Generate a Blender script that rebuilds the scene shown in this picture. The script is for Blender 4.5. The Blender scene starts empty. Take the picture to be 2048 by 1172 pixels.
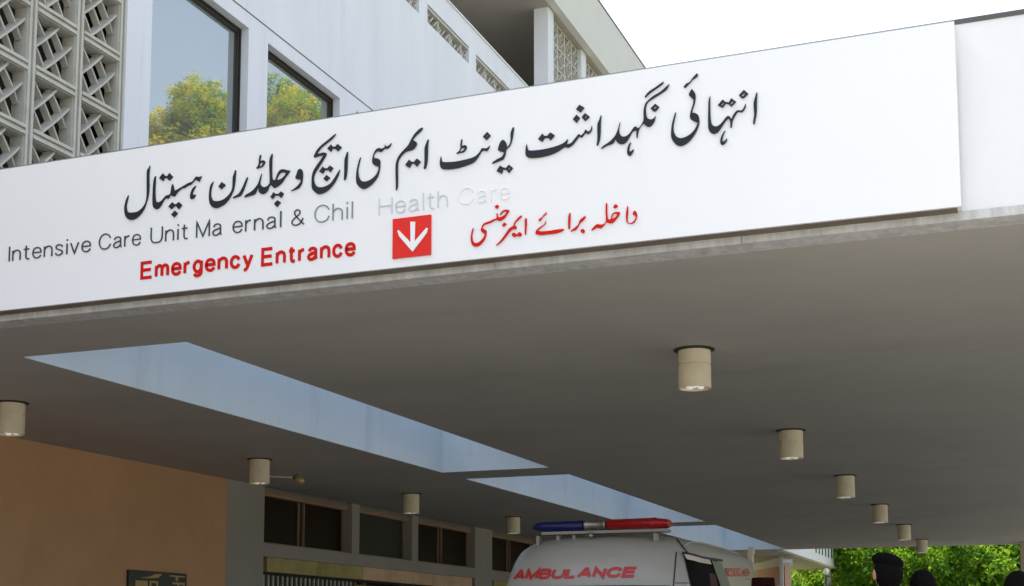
import bpy, bmesh, math, random
import numpy as np
from mathutils import Vector, Matrix
from mathutils.bvhtree import BVHTree

C = bpy.context.scene.collection
R = math.radians

# ---------------------------------------------------------------- camera
F, CX, CY = 2700.0, 1024.0, 976.0          # focal length and principal point on the 2048 px wide frame
PITCH, YAW, ZC = R(6.2773), R(21.1711), 1.25
cam_d = bpy.data.cameras.new('camera')
cam = bpy.data.objects.new('camera', cam_d)
C.objects.link(cam)
cam.location = (0, 0, ZC)
cam.rotation_euler = (R(90) + PITCH, 0, YAW)
cam_d.sensor_fit = 'HORIZONTAL'
cam_d.sensor_width = 36.0
cam_d.lens = 36.0 * F / 2048.0
cam_d.shift_y = (CY - 586.0) / 2048.0
cam_d.clip_start = 0.1
cam_d.clip_end = 3000
bpy.context.scene.camera = cam

# ---------------------------------------------------------------- world, sun, exposure
SUN_EL, SUN_AZ = R(58), (-0.995, 0.09)      # towards the sun: from the left, over the building
w = bpy.data.worlds.new('World')
bpy.context.scene.world = w
w.use_nodes = True
nt = w.node_tree
bg = nt.nodes['Background']
sky = nt.nodes.new('ShaderNodeTexSky')
sky.sky_type = 'NISHITA'
sky.sun_disc = False
sky.sun_elevation = SUN_EL
sky.sun_rotation = math.atan2(SUN_AZ[0], SUN_AZ[1])
sky.air_density = 1.0
sky.dust_density = 4.0
sky.ozone_density = 1.0
hs = nt.nodes.new('ShaderNodeHueSaturation')
hs.inputs['Saturation'].default_value = 0.6
hs.inputs['Value'].default_value = 1.0
nt.links.new(sky.outputs[0], hs.inputs['Color'])
nt.links.new(hs.outputs[0], bg.inputs['Color'])
bg.inputs['Strength'].default_value = 0.15

sl = bpy.data.lights.new('sun', 'SUN')
sl.energy = 3.6
sl.angle = R(0.5)
sl.color = (1.0, 0.95, 0.87)
so = bpy.data.objects.new('sun', sl)
C.objects.link(so)
sd = Vector((SUN_AZ[0] * math.cos(SUN_EL), SUN_AZ[1] * math.cos(SUN_EL), math.sin(SUN_EL)))
so.rotation_euler = sd.to_track_quat('Z', 'Y').to_euler()
so.location = (-60, 10, 80)

vs = bpy.context.scene.view_settings
bpy.context.scene.display_settings.display_device = 'sRGB'
vs.view_transform = 'Standard'
vs.look = 'None'
vs.gamma = 1.0
vs.exposure = 1.6
cy = bpy.context.scene.cycles
cy.max_bounces = 10
cy.diffuse_bounces = 6
cy.glossy_bounces = 4
cy.transmission_bounces = 6
cy.sample_clamp_indirect = 6

# ---------------------------------------------------------------- helpers
_a = math.pi / 2 + PITCH
_R1 = np.array([[1, 0, 0], [0, math.cos(_a), -math.sin(_a)], [0, math.sin(_a), math.cos(_a)]])
_R2 = np.array([[math.cos(YAW), -math.sin(YAW), 0], [math.sin(YAW), math.cos(YAW), 0], [0, 0, 1]])
_RM = _R2 @ _R1

def _ray(x, y): return _RM @ np.array([(x - CX) / F, (CY - y) / F, -1.0])
def on_x(x, y, X): r = _ray(x, y); p = r * (X / r[0]); return Vector((p[0], p[1], p[2] + ZC))
def on_y(x, y, Y): r = _ray(x, y); p = r * (Y / r[1]); return Vector((p[0], p[1], p[2] + ZC))
def on_z(x, y, Z): r = _ray(x, y); p = r * ((Z - ZC) / r[2]); return Vector((p[0], p[1], p[2] + ZC))

def mat(name, col, rough=0.6, metal=0.0, var=0.0, scale=3.0, stretch=(1, 1, 1), bump=0.0, bscale=40.0,
        spec=0.5, emit=0.0, stain=None, stain_amt=0.0, stain_scale=1.0, stain_stretch=(1, 1, 1), coat=0.0):
    m = bpy.data.materials.new(name)
    m.use_nodes = True
    n = m.node_tree
    b = n.nodes['Principled BSDF']
    b.inputs['Base Color'].default_value = (*col, 1)
    b.inputs['Roughness'].default_value = rough
    b.inputs['Metallic'].default_value = metal
    b.inputs['Specular IOR Level'].default_value = spec
    b.inputs['Coat Weight'].default_value = coat
    if emit:
        b.inputs['Emission Color'].default_value = (*col, 1)
        b.inputs['Emission Strength'].default_value = emit
    if var or bump or stain:
        tc = n.nodes.new('ShaderNodeTexCoord')
    def mapped(st):
        mp = n.nodes.new('ShaderNodeMapping')
        mp.inputs['Scale'].default_value = st
        n.links.new(tc.outputs['Object'], mp.inputs['Vector'])
        return mp.outputs['Vector']
    cur = None
    if var:
        nz = n.nodes.new('ShaderNodeTexNoise')
        nz.inputs['Scale'].default_value = scale
        nz.inputs['Detail'].default_value = 6
        nz.inputs['Roughness'].default_value = 0.65
        n.links.new(mapped(stretch), nz.inputs['Vector'])
        rp = n.nodes.new('ShaderNodeValToRGB')
        lo = [max(0, c * (1 - var)) for c in col]
        hi = [min(1, c * (1 + var)) for c in col]
        rp.color_ramp.elements[0].position = 0.3
        rp.color_ramp.elements[1].position = 0.7
        rp.color_ramp.elements[0].color = (*lo, 1)
        rp.color_ramp.elements[1].color = (*hi, 1)
        n.links.new(nz.outputs['Fac'], rp.inputs['Fac'])
        cur = rp.outputs['Color']
    if stain:
        nz = n.nodes.new('ShaderNodeTexNoise')
        nz.inputs['Scale'].default_value = stain_scale
        nz.inputs['Detail'].default_value = 8
        nz.inputs['Roughness'].default_value = 0.7
        n.links.new(mapped(stain_stretch), nz.inputs['Vector'])
        rp = n.nodes.new('ShaderNodeValToRGB')
        rp.color_ramp.elements[0].position = 0.55
        rp.color_ramp.elements[1].position = 0.78
        rp.color_ramp.elements[0].color = (0, 0, 0, 1)
        rp.color_ramp.elements[1].color = (stain_amt,) * 3 + (1,)
        n.links.new(nz.outputs['Fac'], rp.inputs['Fac'])
        mx = n.nodes.new('ShaderNodeMixRGB')
        n.links.new(rp.outputs['Color'], mx.inputs['Fac'])
        if cur: n.links.new(cur, mx.inputs['Color1'])
        else: mx.inputs['Color1'].default_value = (*col, 1)
        mx.inputs['Color2'].default_value = (*stain, 1)
        cur = mx.outputs['Color']
    if cur: n.links.new(cur, b.inputs['Base Color'])
    if bump:
        nz = n.nodes.new('ShaderNodeTexNoise')
        nz.inputs['Scale'].default_value = bscale
        nz.inputs['Detail'].default_value = 5
        n.links.new(mapped((1, 1, 1)), nz.inputs['Vector'])
        bp = n.nodes.new('ShaderNodeBump')
        bp.inputs['Strength'].default_value = bump
        bp.inputs['Distance'].default_value = 0.02
        n.links.new(nz.outputs['Fac'], bp.inputs['Height'])
        n.links.new(bp.outputs['Normal'], b.inputs['Normal'])
    return m

def leaf_mat(name, col, tr=0.35):
    m = bpy.data.materials.new(name)
    m.use_nodes = True
    n = m.node_tree
    n.nodes.remove(n.nodes['Principled BSDF'])
    out = n.nodes['Material Output']
    d = n.nodes.new('ShaderNodeBsdfDiffuse')
    t = n.nodes.new('ShaderNodeBsdfTranslucent')
    mx = n.nodes.new('ShaderNodeMixShader')
    mx.inputs[0].default_value = tr
    d.inputs['Color'].default_value = (*col, 1)
    t.inputs['Color'].default_value = (min(1, col[0] * 1.5), min(1, col[1] * 1.4), col[2] * 0.8, 1)
    n.links.new(d.outputs[0], mx.inputs[1])
    n.links.new(t.outputs[0], mx.inputs[2])
    n.links.new(mx.outputs[0], out.inputs['Surface'])
    return m

def mirror_mat(name, col, refl, tint):
    m = bpy.data.materials.new(name)
    m.use_nodes = True
    n = m.node_tree
    b = n.nodes['Principled BSDF']
    out = n.nodes['Material Output']
    b.inputs['Base Color'].default_value = (*col, 1)
    b.inputs['Roughness'].default_value = 0.4
    g = n.nodes.new('ShaderNodeBsdfGlossy')
    g.inputs['Color'].default_value = (*tint, 1)
    g.inputs['Roughness'].default_value = 0.015
    tc = n.nodes.new('ShaderNodeTexCoord')
    nz = n.nodes.new('ShaderNodeTexNoise')
    nz.inputs['Scale'].default_value = 0.7
    n.links.new(tc.outputs['Object'], nz.inputs['Vector'])
    bp = n.nodes.new('ShaderNodeBump')
    bp.inputs['Strength'].default_value = 0.012
    bp.inputs['Distance'].default_value = 0.05
    n.links.new(nz.outputs['Fac'], bp.inputs['Height'])
    n.links.new(bp.outputs['Normal'], g.inputs['Normal'])
    mx = n.nodes.new('ShaderNodeMixShader')
    mx.inputs[0].default_value = refl
    n.links.new(b.outputs[0], mx.inputs[1])
    n.links.new(g.outputs[0], mx.inputs[2])
    n.links.new(mx.outputs[0], out.inputs['Surface'])
    return m

def world_loc(o):
    v = Vector((0, 0, 0))
    while o is not None:
        v += o.location
        o = o.parent
    return v

class MB:
    """collects faces and links them as ONE mesh object"""
    def __init__(s): s.v, s.f, s.m = [], [], []
    def add(s, verts, faces, mi=0):
        o = len(s.v)
        s.v += [tuple(p) for p in verts]
        s.f += [tuple(i + o for i in f) for f in faces]
        s.m += [mi] * len(faces)
        return s
    def box(s, x0, x1, y0, y1, z0, z1, mi=0):
        v = [(x, y, z) for z in (z0, z1) for y in (y0, y1) for x in (x0, x1)]
        return s.add(v, [(0, 2, 3, 1), (4, 5, 7, 6), (0, 1, 5, 4), (1, 3, 7, 5), (3, 2, 6, 7), (2, 0, 4, 6)], mi)
    def tube(s, pts, r, n=8, mi=0, cap=True):
        pts = [Vector(p) for p in pts]
        rs = r if isinstance(r, (list, tuple)) else [r] * len(pts)
        vs_, fs = [], []
        for i, p in enumerate(pts):
            d = (pts[min(i + 1, len(pts) - 1)] - pts[max(i - 1, 0)]).normalized()
            a = d.orthogonal().normalized() if abs(d.z) > 0.9 else d.cross(Vector((0, 0, 1))).normalized()
            b = d.cross(a)
            for k in range(n):
                t = 2 * math.pi * k / n
                vs_.append(p + a * math.cos(t) * rs[i] + b * math.sin(t) * rs[i])
        for i in range(len(pts) - 1):
            for k in range(n):
                k2 = (k + 1) % n
                fs.append((i * n + k, i * n + k2, (i + 1) * n + k2, (i + 1) * n + k))
        if cap:
            fs.append(tuple(range(n))[::-1])
            fs.append(tuple((len(pts) - 1) * n + k for k in range(n)))
        return s.add(vs_, fs, mi)
    def lathe(s, c, prof, n=32, mi=0):
        vs_, fs = [], []
        for (r, z) in prof:
            for k in range(n):
                t = 2 * math.pi * k / n
                vs_.append((c[0] + r * math.cos(t), c[1] + r * math.sin(t), c[2] + z))
        for i in range(len(prof) - 1):
            for k in range(n):
                k2 = (k + 1) % n
                fs.append((i * n + k, i * n + k2, (i + 1) * n + k2, (i + 1) * n + k))
        fs.append(tuple(range(n))[::-1])
        fs.append(tuple((len(prof) - 1) * n + k for k in range(n)))
        return s.add(vs_, fs, mi)
    def ellipsoid(s, c, r, nu=20, nv=12, mi=0, fn=None):
        vs_, fs = [], []
        for j in range(nv + 1):
            ph = math.pi * j / nv
            for i in range(nu):
                t = 2 * math.pi * i / nu
                p = Vector((math.sin(ph) * math.cos(t), math.sin(ph) * math.sin(t), math.cos(ph)))
                if fn: p = fn(p)
                vs_.append((c[0] + r[0] * p.x, c[1] + r[1] * p.y, c[2] + r[2] * p.z))
        for j in range(nv):
            for i in range(nu):
                i2 = (i + 1) % nu
                fs.append((j * nu + i, (j + 1) * nu + i, (j + 1) * nu + i2, j * nu + i2))
        return s.add(vs_, fs, mi)
    def build(s, name, mats, parent=None, loc=None, smooth=False, bevel=0.0):
        off = world_loc(parent) if parent is not None else Vector(loc or (0, 0, 0))
        me = bpy.data.meshes.new(name)
        me.from_pydata([(a - off.x, b - off.y, c - off.z) for a, b, c in s.v], [], s.f)
        for m in (mats if isinstance(mats, (list, tuple)) else [mats]): me.materials.append(m)
        me.polygons.foreach_set('material_index', s.m)
        if smooth: me.polygons.foreach_set('use_smooth', [True] * len(s.f))
        me.update()
        if bevel:
            bm = bmesh.new(); bm.from_mesh(me)
            bmesh.ops.bevel(bm, geom=bm.edges[:], offset=bevel, segments=2, affect='EDGES', profile=0.5)
            bm.to_mesh(me); bm.free()
        o = bpy.data.objects.new(name, me)
        C.objects.link(o)
        if parent is not None: o.parent = parent
        else: o.location = off
        return o

def tag(o, label=None, cat=None, group=None, kind=None):
    if label: o['label'] = label
    if cat: o['category'] = cat
    if group: o['group'] = group
    if kind: o['kind'] = kind
    return o

def empty(name, loc, label, cat, group=None):
    o = bpy.data.objects.new(name, None)
    o.empty_display_size = 0.3
    C.objects.link(o)
    o.location = loc
    return tag(o, label, cat, group)

def copy_tree(o, parent=None):
    c = o.copy()
    C.objects.link(c)
    c.parent = parent
    for ch in [x for x in o.children]: copy_tree(ch, c)
    return c

def grid_holes(u0, u1, v0, v1, holes):
    us = sorted({u0, u1, *[max(u0, min(u1, h[0])) for h in holes], *[max(u0, min(u1, h[1])) for h in holes]})
    vs_ = sorted({v0, v1, *[max(v0, min(v1, h[2])) for h in holes], *[max(v0, min(v1, h[3])) for h in holes]})
    for i in range(len(us) - 1):
        for j in range(len(vs_) - 1):
            cu, cv = (us[i] + us[i + 1]) / 2, (vs_[j] + vs_[j + 1]) / 2
            if any(h[0] < cu < h[1] and h[2] < cv < h[3] for h in holes): continue
            yield us[i], us[i + 1], vs_[j], vs_[j + 1]

def wall_x(mb, X, y0, y1, z0, z1, holes, depth, mi=0):
    """wall in the plane x = X facing +x with rectangular openings and their reveals"""
    for a, b, c, d in grid_holes(y0, y1, z0, z1, holes):
        mb.add([(X, a, c), (X, b, c), (X, b, d), (X, a, d)], [(0, 1, 2, 3)], mi)
    B = X - depth
    for a, b, c, d in holes:
        mb.add([(X, a, c), (X, a, d), (B, a, d), (B, a, c)], [(0, 1, 2, 3)], mi)
        mb.add([(X, b, c), (B, b, c), (B, b, d), (X, b, d)], [(0, 1, 2, 3)], mi)
        mb.add([(X, a, d), (X, b, d), (B, b, d), (B, a, d)], [(0, 1, 2, 3)], mi)
        mb.add([(X, a, c), (B, a, c), (B, b, c), (X, b, c)], [(0, 1, 2, 3)], mi)
    return mb

# ---------------------------------------------------------------- materials
M = {}
M['wall'] = mat('painted wall', (0.71, 0.725, 0.775), 0.8, var=0.05, scale=0.8, stretch=(1, 1, 0.25), bump=0.08, bscale=30,
                stain=(0.45, 0.45, 0.47), stain_amt=0.45, stain_scale=1.6, stain_stretch=(1, 1.4, 0.1))
M['fascia'] = mat('canopy paint', (0.80, 0.80, 0.80), 0.75, var=0.03, scale=1.2, bump=0.05, bscale=25)
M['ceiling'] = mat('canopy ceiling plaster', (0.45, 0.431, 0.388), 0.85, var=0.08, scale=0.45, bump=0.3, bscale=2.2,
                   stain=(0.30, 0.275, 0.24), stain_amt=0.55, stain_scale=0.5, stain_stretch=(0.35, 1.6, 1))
M['well'] = mat('skylight well paint', (0.55, 0.635, 0.69), 0.7, var=0.05, scale=1.0,
                stain=(0.25, 0.26, 0.27), stain_amt=0.5, stain_scale=1.4, stain_stretch=(1, 1, 0.15))
M['drip'] = mat('weathered concrete edge', (0.55, 0.545, 0.53), 0.9, var=0.2, scale=9.0, stretch=(1.5, 1, 0.3),
                stain=(0.16, 0.15, 0.13), stain_amt=0.6, stain_scale=5.0, stain_stretch=(1.2, 1, 0.2), bump=0.4, bscale=30)
M['bitumen'] = mat('roof felt', (0.17, 0.165, 0.155), 0.9, var=0.2, scale=1.5)
M['coping'] = mat('dark metal flashing', (0.10, 0.095, 0.09), 0.5, metal=0.3)
M['sign'] = mat('sign sheet white', (0.86, 0.86, 0.855), 0.45, var=0.012, scale=0.6)
M['underside_shade'] = mat('painted underside shade', (0.17, 0.145, 0.12), 0.8, var=0.2, scale=4)  # dark brown paints the shade on the panel's underside
M['trim'] = mat('aluminium trim', (0.35, 0.35, 0.34), 0.4, metal=0.7)
M['ink'] = mat('glossy black letters', (0.008, 0.009, 0.012), 0.35, spec=0.3)
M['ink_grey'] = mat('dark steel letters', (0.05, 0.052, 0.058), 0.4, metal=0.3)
M['ink_glare'] = mat('steel letters with painted glare', (0.22, 0.23, 0.24), 0.4)  # same steel letters, reflected glare painted as a lighter grey
M['ink_strong_glare'] = mat('steel letters with strong painted glare', (0.62, 0.63, 0.64), 0.4)  # stronger reflected glare painted into the letter colour
M['red'] = mat('red sign vinyl', (0.62, 0.010, 0.005), 0.5, spec=0.12)
M['red_plate'] = mat('red plate', (0.76, 0.026, 0.016), 0.45, spec=0.2)
M['orange'] = mat('terracotta wall paint', (0.60, 0.345, 0.19), 0.85, var=0.08, scale=0.7, stain=(0.42, 0.24, 0.13), stain_amt=0.35, stain_scale=1.1, stain_stretch=(1, 1, 0.35), bump=0.15, bscale=20)
M['salmon'] = mat('salmon wall paint', (0.72, 0.46, 0.33), 0.85, var=0.05, scale=1.2)
M['grey'] = mat('grey plaster', (0.36, 0.34, 0.30), 0.85, var=0.07, scale=1.0, stretch=(1, 1, 0.4), bump=0.08, bscale=18)
M['greydark'] = mat('grey plaster darker', (0.24, 0.22, 0.20), 0.85, var=0.08, scale=1.5)
M['frame_dark'] = mat('dark bronze window frame', (0.045, 0.038, 0.032), 0.45, metal=0.4)
M['frame_tan'] = mat('brown window frame', (0.33, 0.215, 0.145), 0.5, var=0.1, scale=5)
M['glass_sky'] = mirror_mat('reflecting glass', (0.06, 0.07, 0.07), 0.44, (0.80, 0.86, 0.82))
M['glass_dark'] = mat('dark brown glass', (0.020, 0.010, 0.004), 0.3, spec=0.12)
M['glass_curtain'] = mat('grey green glass', (0.05, 0.05, 0.04), 0.4, spec=0.15, var=0.1, scale=2)
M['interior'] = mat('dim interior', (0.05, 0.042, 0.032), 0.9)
M['block'] = mat('breeze block concrete', (0.52, 0.50, 0.44), 0.85, var=0.12, scale=5.0, bump=0.25, bscale=30,
                 stain=(0.22, 0.20, 0.16), stain_amt=0.6, stain_scale=2.5)
M['soffit'] = mat('upper soffit', (0.40, 0.375, 0.34), 0.85, var=0.05, scale=0.5)
M['band'] = mat('warm grey roof band', (0.62, 0.61, 0.575), 0.8, var=0.03, scale=0.6)
M['tile_olive'] = mat('olive stone tiles', (0.40, 0.335, 0.12), 0.3, var=0.35, scale=1.6)
M['tile_pink'] = mat('pink stone tiles', (0.70, 0.46, 0.31), 0.3, var=0.25, scale=1.3)
M['steel'] = mat('grey steel bars', (0.40, 0.41, 0.40), 0.4, metal=0.6)
M['lamp_can'] = mat('cream lamp housing', (0.78, 0.70, 0.52), 0.55, var=0.08, scale=6)
M['lamp_plate'] = mat('dark lamp plate', (0.035, 0.028, 0.024), 0.6)
M['glint_lens'] = mat('lamp lens with painted glint', (0.95, 0.93, 0.86), 0.2, emit=0.12)  # faint glow stands in for the glint on unlit lenses
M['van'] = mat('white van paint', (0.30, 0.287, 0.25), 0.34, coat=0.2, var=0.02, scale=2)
M['rubber'] = mat('black rubber', (0.015, 0.015, 0.015), 0.7)
M['black_glass'] = mat('van dark glass', (0.006, 0.006, 0.006), 0.08, spec=0.5)
M['visor'] = mat('grey green rain visor', (0.10, 0.115, 0.10), 0.35)
M['blue_lens'] = mat('blue beacon lens', (0.003, 0.005, 0.065), 0.3, spec=0.3)
M['red_lens'] = mat('red beacon lens', (0.24, 0.003, 0.004), 0.25, spec=0.3)
M['chrome'] = mat('beacon centre metal', (0.22, 0.21, 0.17), 0.3, metal=0.8, var=0.4, scale=14)
M['van_red'] = mat('van lettering red', (0.42, 0.012, 0.012), 0.4)
M['tyre'] = mat('tyre rubber', (0.02, 0.02, 0.02), 0.8)
M['asphalt'] = mat('asphalt', (0.24, 0.225, 0.205), 0.9, var=0.15, scale=2.0, bump=0.3, bscale=60)
M['paving'] = mat('driveway concrete', (0.24, 0.228, 0.205), 0.85, var=0.12, scale=0.9, bump=0.15, bscale=20)
M['earth'] = mat('grassy earth', (0.16, 0.17, 0.07), 0.95, var=0.3, scale=0.4)
M['bark'] = mat('bark', (0.11, 0.08, 0.055), 0.9, var=0.3, scale=6, bump=0.5, bscale=20)
M['skin'] = mat('skin', (0.42, 0.22, 0.13), 0.55)
M['hair'] = mat('black hair', (0.004, 0.0035, 0.0035), 0.8, spec=0.08, bump=0.8, bscale=70)
M['cloth_black'] = mat('black cloth', (0.005, 0.005, 0.0055), 0.95, spec=0.05)
M['cloth_maroon'] = mat('dark maroon cloth', (0.022, 0.005, 0.005), 0.95, spec=0.05)
M['cloth_navy'] = mat('dark navy cloth', (0.006, 0.007, 0.011), 0.95, spec=0.05)
M['cloth_red'] = mat('dark red seat cloth', (0.05, 0.006, 0.006), 0.9)
M['gold'] = mat('gold print', (0.50, 0.34, 0.13), 0.5)
M['board'] = mat('dark notice board', (0.018, 0.022, 0.018), 0.4)
M['beige'] = mat('beige column', (0.50, 0.43, 0.34), 0.8, var=0.06, scale=2)
M['white_metal'] = mat('white painted metal', (0.70, 0.70, 0.68), 0.5)
M['brass'] = mat('brass fitting', (0.62, 0.50, 0.22), 0.35, metal=0.3)
M['warm_lamp'] = mat('warm lamp', (1.0, 0.72, 0.42), 0.4, emit=0.35)
M['globe'] = mat('white globe', (0.85, 0.82, 0.75), 0.3)
M['leaf_lime'] = leaf_mat('lime leaves', (0.16, 0.29, 0.03), 0.42)
M['leaf_mid'] = leaf_mat('mid green leaves', (0.065, 0.155, 0.025), 0.38)
M['leaf_dark'] = leaf_mat('dark green leaves', (0.04, 0.10, 0.02), 0.3)
M['leaf_olive'] = leaf_mat('olive leaves', (0.17, 0.21, 0.04), 0.4)
M['leaf_gold'] = leaf_mat('golden leaves', (0.56, 0.47, 0.05), 0.4)
M['leaf_yellow_green'] = leaf_mat('yellow green leaves', (0.40, 0.43, 0.06), 0.4)

# ---------------------------------------------------------------- ground
g = MB().add([(-700, -700, 0), (700, -700, 0), (700, 700, 0), (-700, 700, 0)], [(0, 1, 2, 3)])
tag(g.build('ground', M['earth']), kind='structure')
g = MB().add([(-12.2, -30, 0.004), (40, -30, 0.004), (40, 46, 0.004), (-12.2, 46, 0.004)], [(0, 1, 2, 3)])
tag(g.build('driveway', M['paving']), kind='structure')

# ---------------------------------------------------------------- hospital building
XW = -11.97
bld = empty('hospital_building', (XW, 20, 0),
            'white hospital building with breeze block screens above the canopy and a terracotta wall below', 'building')
WIN = [(16.03 + 3.24 * k, 18.66 + 3.19 * k if k < 2 else 18.66 + 3.24 * k, 7.6, 11.42) for k in range(6)]
WIN[1] = (19.27, 21.85, 7.6, 11.42)
SLOT = [(20.22 + 2.77 * k, 22.56 + 2.77 * k, 14.66, 15.08) for k in range(8)]
SCREEN = (4.6, 15.45, 5.7, 13.2)
mb = MB()
wall_x(mb, XW, -4, 45, 5.02, 15.62, [SCREEN] + WIN + SLOT, 0.34)
mb.add([(XW, 45, 0), (-30, 45, 0), (-30, 45, 15.62), (XW, 45, 15.62)], [(0, 1, 2, 3)])
mb.add([(XW, -4, 0), (XW, -4, 15.62), (-30, -4, 15.62), (-30, -4, 0)], [(0, 1, 2, 3)])
mb.add([(-30, -4, 0), (-30, 45, 0), (-30, 45, 15.62), (-30, -4, 15.62)], [(0, 1, 2, 3)])
mb.box(XW - 0.25, XW - 0.001, -4, 44.99, 15.2, 15.62)
mb.build('wall', M['wall'], bld)
MB().box(XW - 0.30, XW + 0.03, -4.03, 45.03, 15.621, 15.66).build('parapet_coping', M['wall'], bld)
MB().box(-29.99, XW - 0.26, -3.99, 44.99, 15.1, 15.3).build('flat_roof', M['bitumen'], bld)
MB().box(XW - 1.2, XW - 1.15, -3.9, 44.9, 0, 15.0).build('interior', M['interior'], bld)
# dark joint line between the window band and the plain wall above
MB().box(XW - 0.02, XW + 0.004, 15.46, 45, 11.675, 11.70).build('wall_joint', M['coping'], bld)

def big_window(h):
    y0, y1, z0, z1 = h
    X = XW - 0.20
    fr = MB()
    t = 0.085
    fr.box(X - 0.05, X + 0.035, y0, y0 + t, z0, z1).box(X - 0.05, X + 0.035, y1 - t, y1, z0, z1)
    fr.box(X - 0.05, X + 0.035, y0 + t, y1 - t, z1 - t, z1).box(X - 0.05, X + 0.035, y0 + t, y1 - t, z0, z0 + t)
    # thin inner bead
    fr.box(X - 0.05, X + 0.055, y0, y0 + 0.03, z0, z1).box(X - 0.05, X + 0.055, y1 - 0.03, y1, z0, z1)
    fr.box(X - 0.05, X + 0.055, y0 + 0.03, y1 - 0.03, z1 - 0.03, z1)
    wn = fr.build('window', M['frame_dark'], bld)
    MB().add([(X, y0 + t, z0 + t), (X, y1 - t, z0 + t), (X, y1 - t, z1 - t), (X, y0 + t, z1 - t)], [(0, 1, 2, 3)]).build('glass', M['glass_sky'], wn)
for h in WIN: big_window(h)

# breeze block screen: a frame of bars and one block with curved crossing fins per cell
CW, CH = 0.925, 0.872
def block_mesh(cw, ch, depth=0.20, fo=0.0):
    b = MB()
    def clip(p, d):
        t0, t1 = -9, 9
        for k, lim in ((0, cw), (1, ch)):
            if abs(d[k]) < 1e-9: continue
            a, c = (0 - p[k]) / d[k], (lim - p[k]) / d[k]
            t0, t1 = max(t0, min(a, c)), min(t1, max(a, c))
        return t0, t1
    def fin(p, d, th, front, bulge):
        t0, t1 = clip(p, d)
        if t1 - t0 < 0.18: return
        n = 9
        nx, nz = -d[1] * th / 2, d[0] * th / 2
        vs_ = []
        for i in range(n + 1):
            u = i / n
            t = t0 + (t1 - t0) * u
            y, z = p[0] + d[0] * t, p[1] + d[1] * t
            fx = front + bulge * math.sin(math.pi * u)
            vs_ += [(-depth, y - nx, z - nz), (-depth, y + nx, z + nz), (fx, y + nx * .5, z + nz * .5), (fx, y - nx * .5, z - nz * .5)]
        fs = []
        for i in range(n):
            o = 4 * i
            fs += [(o + 1, o + 5, o + 6, o + 2), (o + 2, o + 6, o + 7, o + 3), (o + 3, o + 7, o + 4, o)]
        b.add(vs_, fs)
    s2 = math.sqrt(0.5)
    for q in (-0.175, 0.125): fin((cw / 2 + q * s2, ch / 2 - q * s2), (s2, s2), 0.062, -0.065 + fo, 0.03)
    a = R(52)
    for q in (-0.25, 0.01, 0.26):
        fin((cw / 2 + q * math.sin(a), ch / 2 + q * math.cos(a)), (math.cos(a), -math.sin(a)), 0.055, -0.125 + fo, 0.02)
    return b

fr = MB()
ys = [15.45 - 0.05 - CW * k for k in range(12)]
zs = [8.66 - 0.872 * 3 + CH * k for k in range(8)]
X0 = XW - 0.02
for y in ys:
    fr.box(X0 - 0.24, X0 - 0.03, y - 0.08, y + 0.08, 5.71, 13.19)
    fr.box(X0 - 0.029, X0, y - 0.065, y - 0.02, 5.71, 13.19).box(X0 - 0.029, X0 + 0.004, y + 0.02, y + 0.065, 5.71, 13.19)
for z in zs:
    for k in range(len(ys) - 1):
        a, b_ = ys[k + 1] + 0.0801, ys[k] - 0.0801
        fr.box(X0 - 0.24, X0 - 0.031, a, b_, z - 0.075, z + 0.075)
        fr.box(X0 - 0.03, X0 + 0.008, a - .004, b_ + .004, z - 0.065, z - 0.02).box(X0 - 0.03, X0 + 0.012, a - .004, b_ + .004, z + 0.02, z + 0.065)
scr = fr.build('breeze_screen', M['block'], bld)
blk = None
for z in zs[:-1]:
    for k in range(len(ys) - 1):
        if blk is None:
            bm_ = block_mesh(CW - 0.162, CH - 0.152)
            blk = bm_.build('breeze_block', M['block'], None)
            blk.parent = scr
            o = blk
        else:
            o = blk.copy()
            C.objects.link(o)
        o.location = Vector((X0, ys[k + 1] + 0.081, z + 0.076)) - world_loc(scr)

# slot grilles high in the plain wall
rnd = random.Random(4)
for (a, b_, c, d) in SLOT:
    s_ = MB()
    y = a + 0.02
    k = 0
    while y < b_ - 0.1:
        s_.box(XW - 0.28, XW - 0.05 - 0.06 * (k % 3), y, y + 0.045, c + 0.002, d - 0.12 + 0.05 * (k % 2))
        z0_ = c + 0.02 + rnd.random() * 0.12
        v0 = [(XW - 0.26, y + 0.05, z0_), (XW - 0.06, y + 0.05, z0_), (XW - 0.06, y + 0.20, z0_ + 0.16), (XW - 0.26, y + 0.20, z0_ + 0.16)]
        s_.add(v0 + [(p[0], p[1], p[2] + 0.04) for p in v0], [(0, 1, 2, 3), (4, 7, 6, 5), (0, 4, 5, 1), (1, 5, 6, 2), (2, 6, 7, 3)])
        y += 0.215
        k += 1
    s_.box(XW - 0.28, XW - 0.02, a + 0.002, b_ - 0.002, d - 0.075, d - 0.03)
    s_.build('slot_grille', M['block'], bld)

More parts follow.
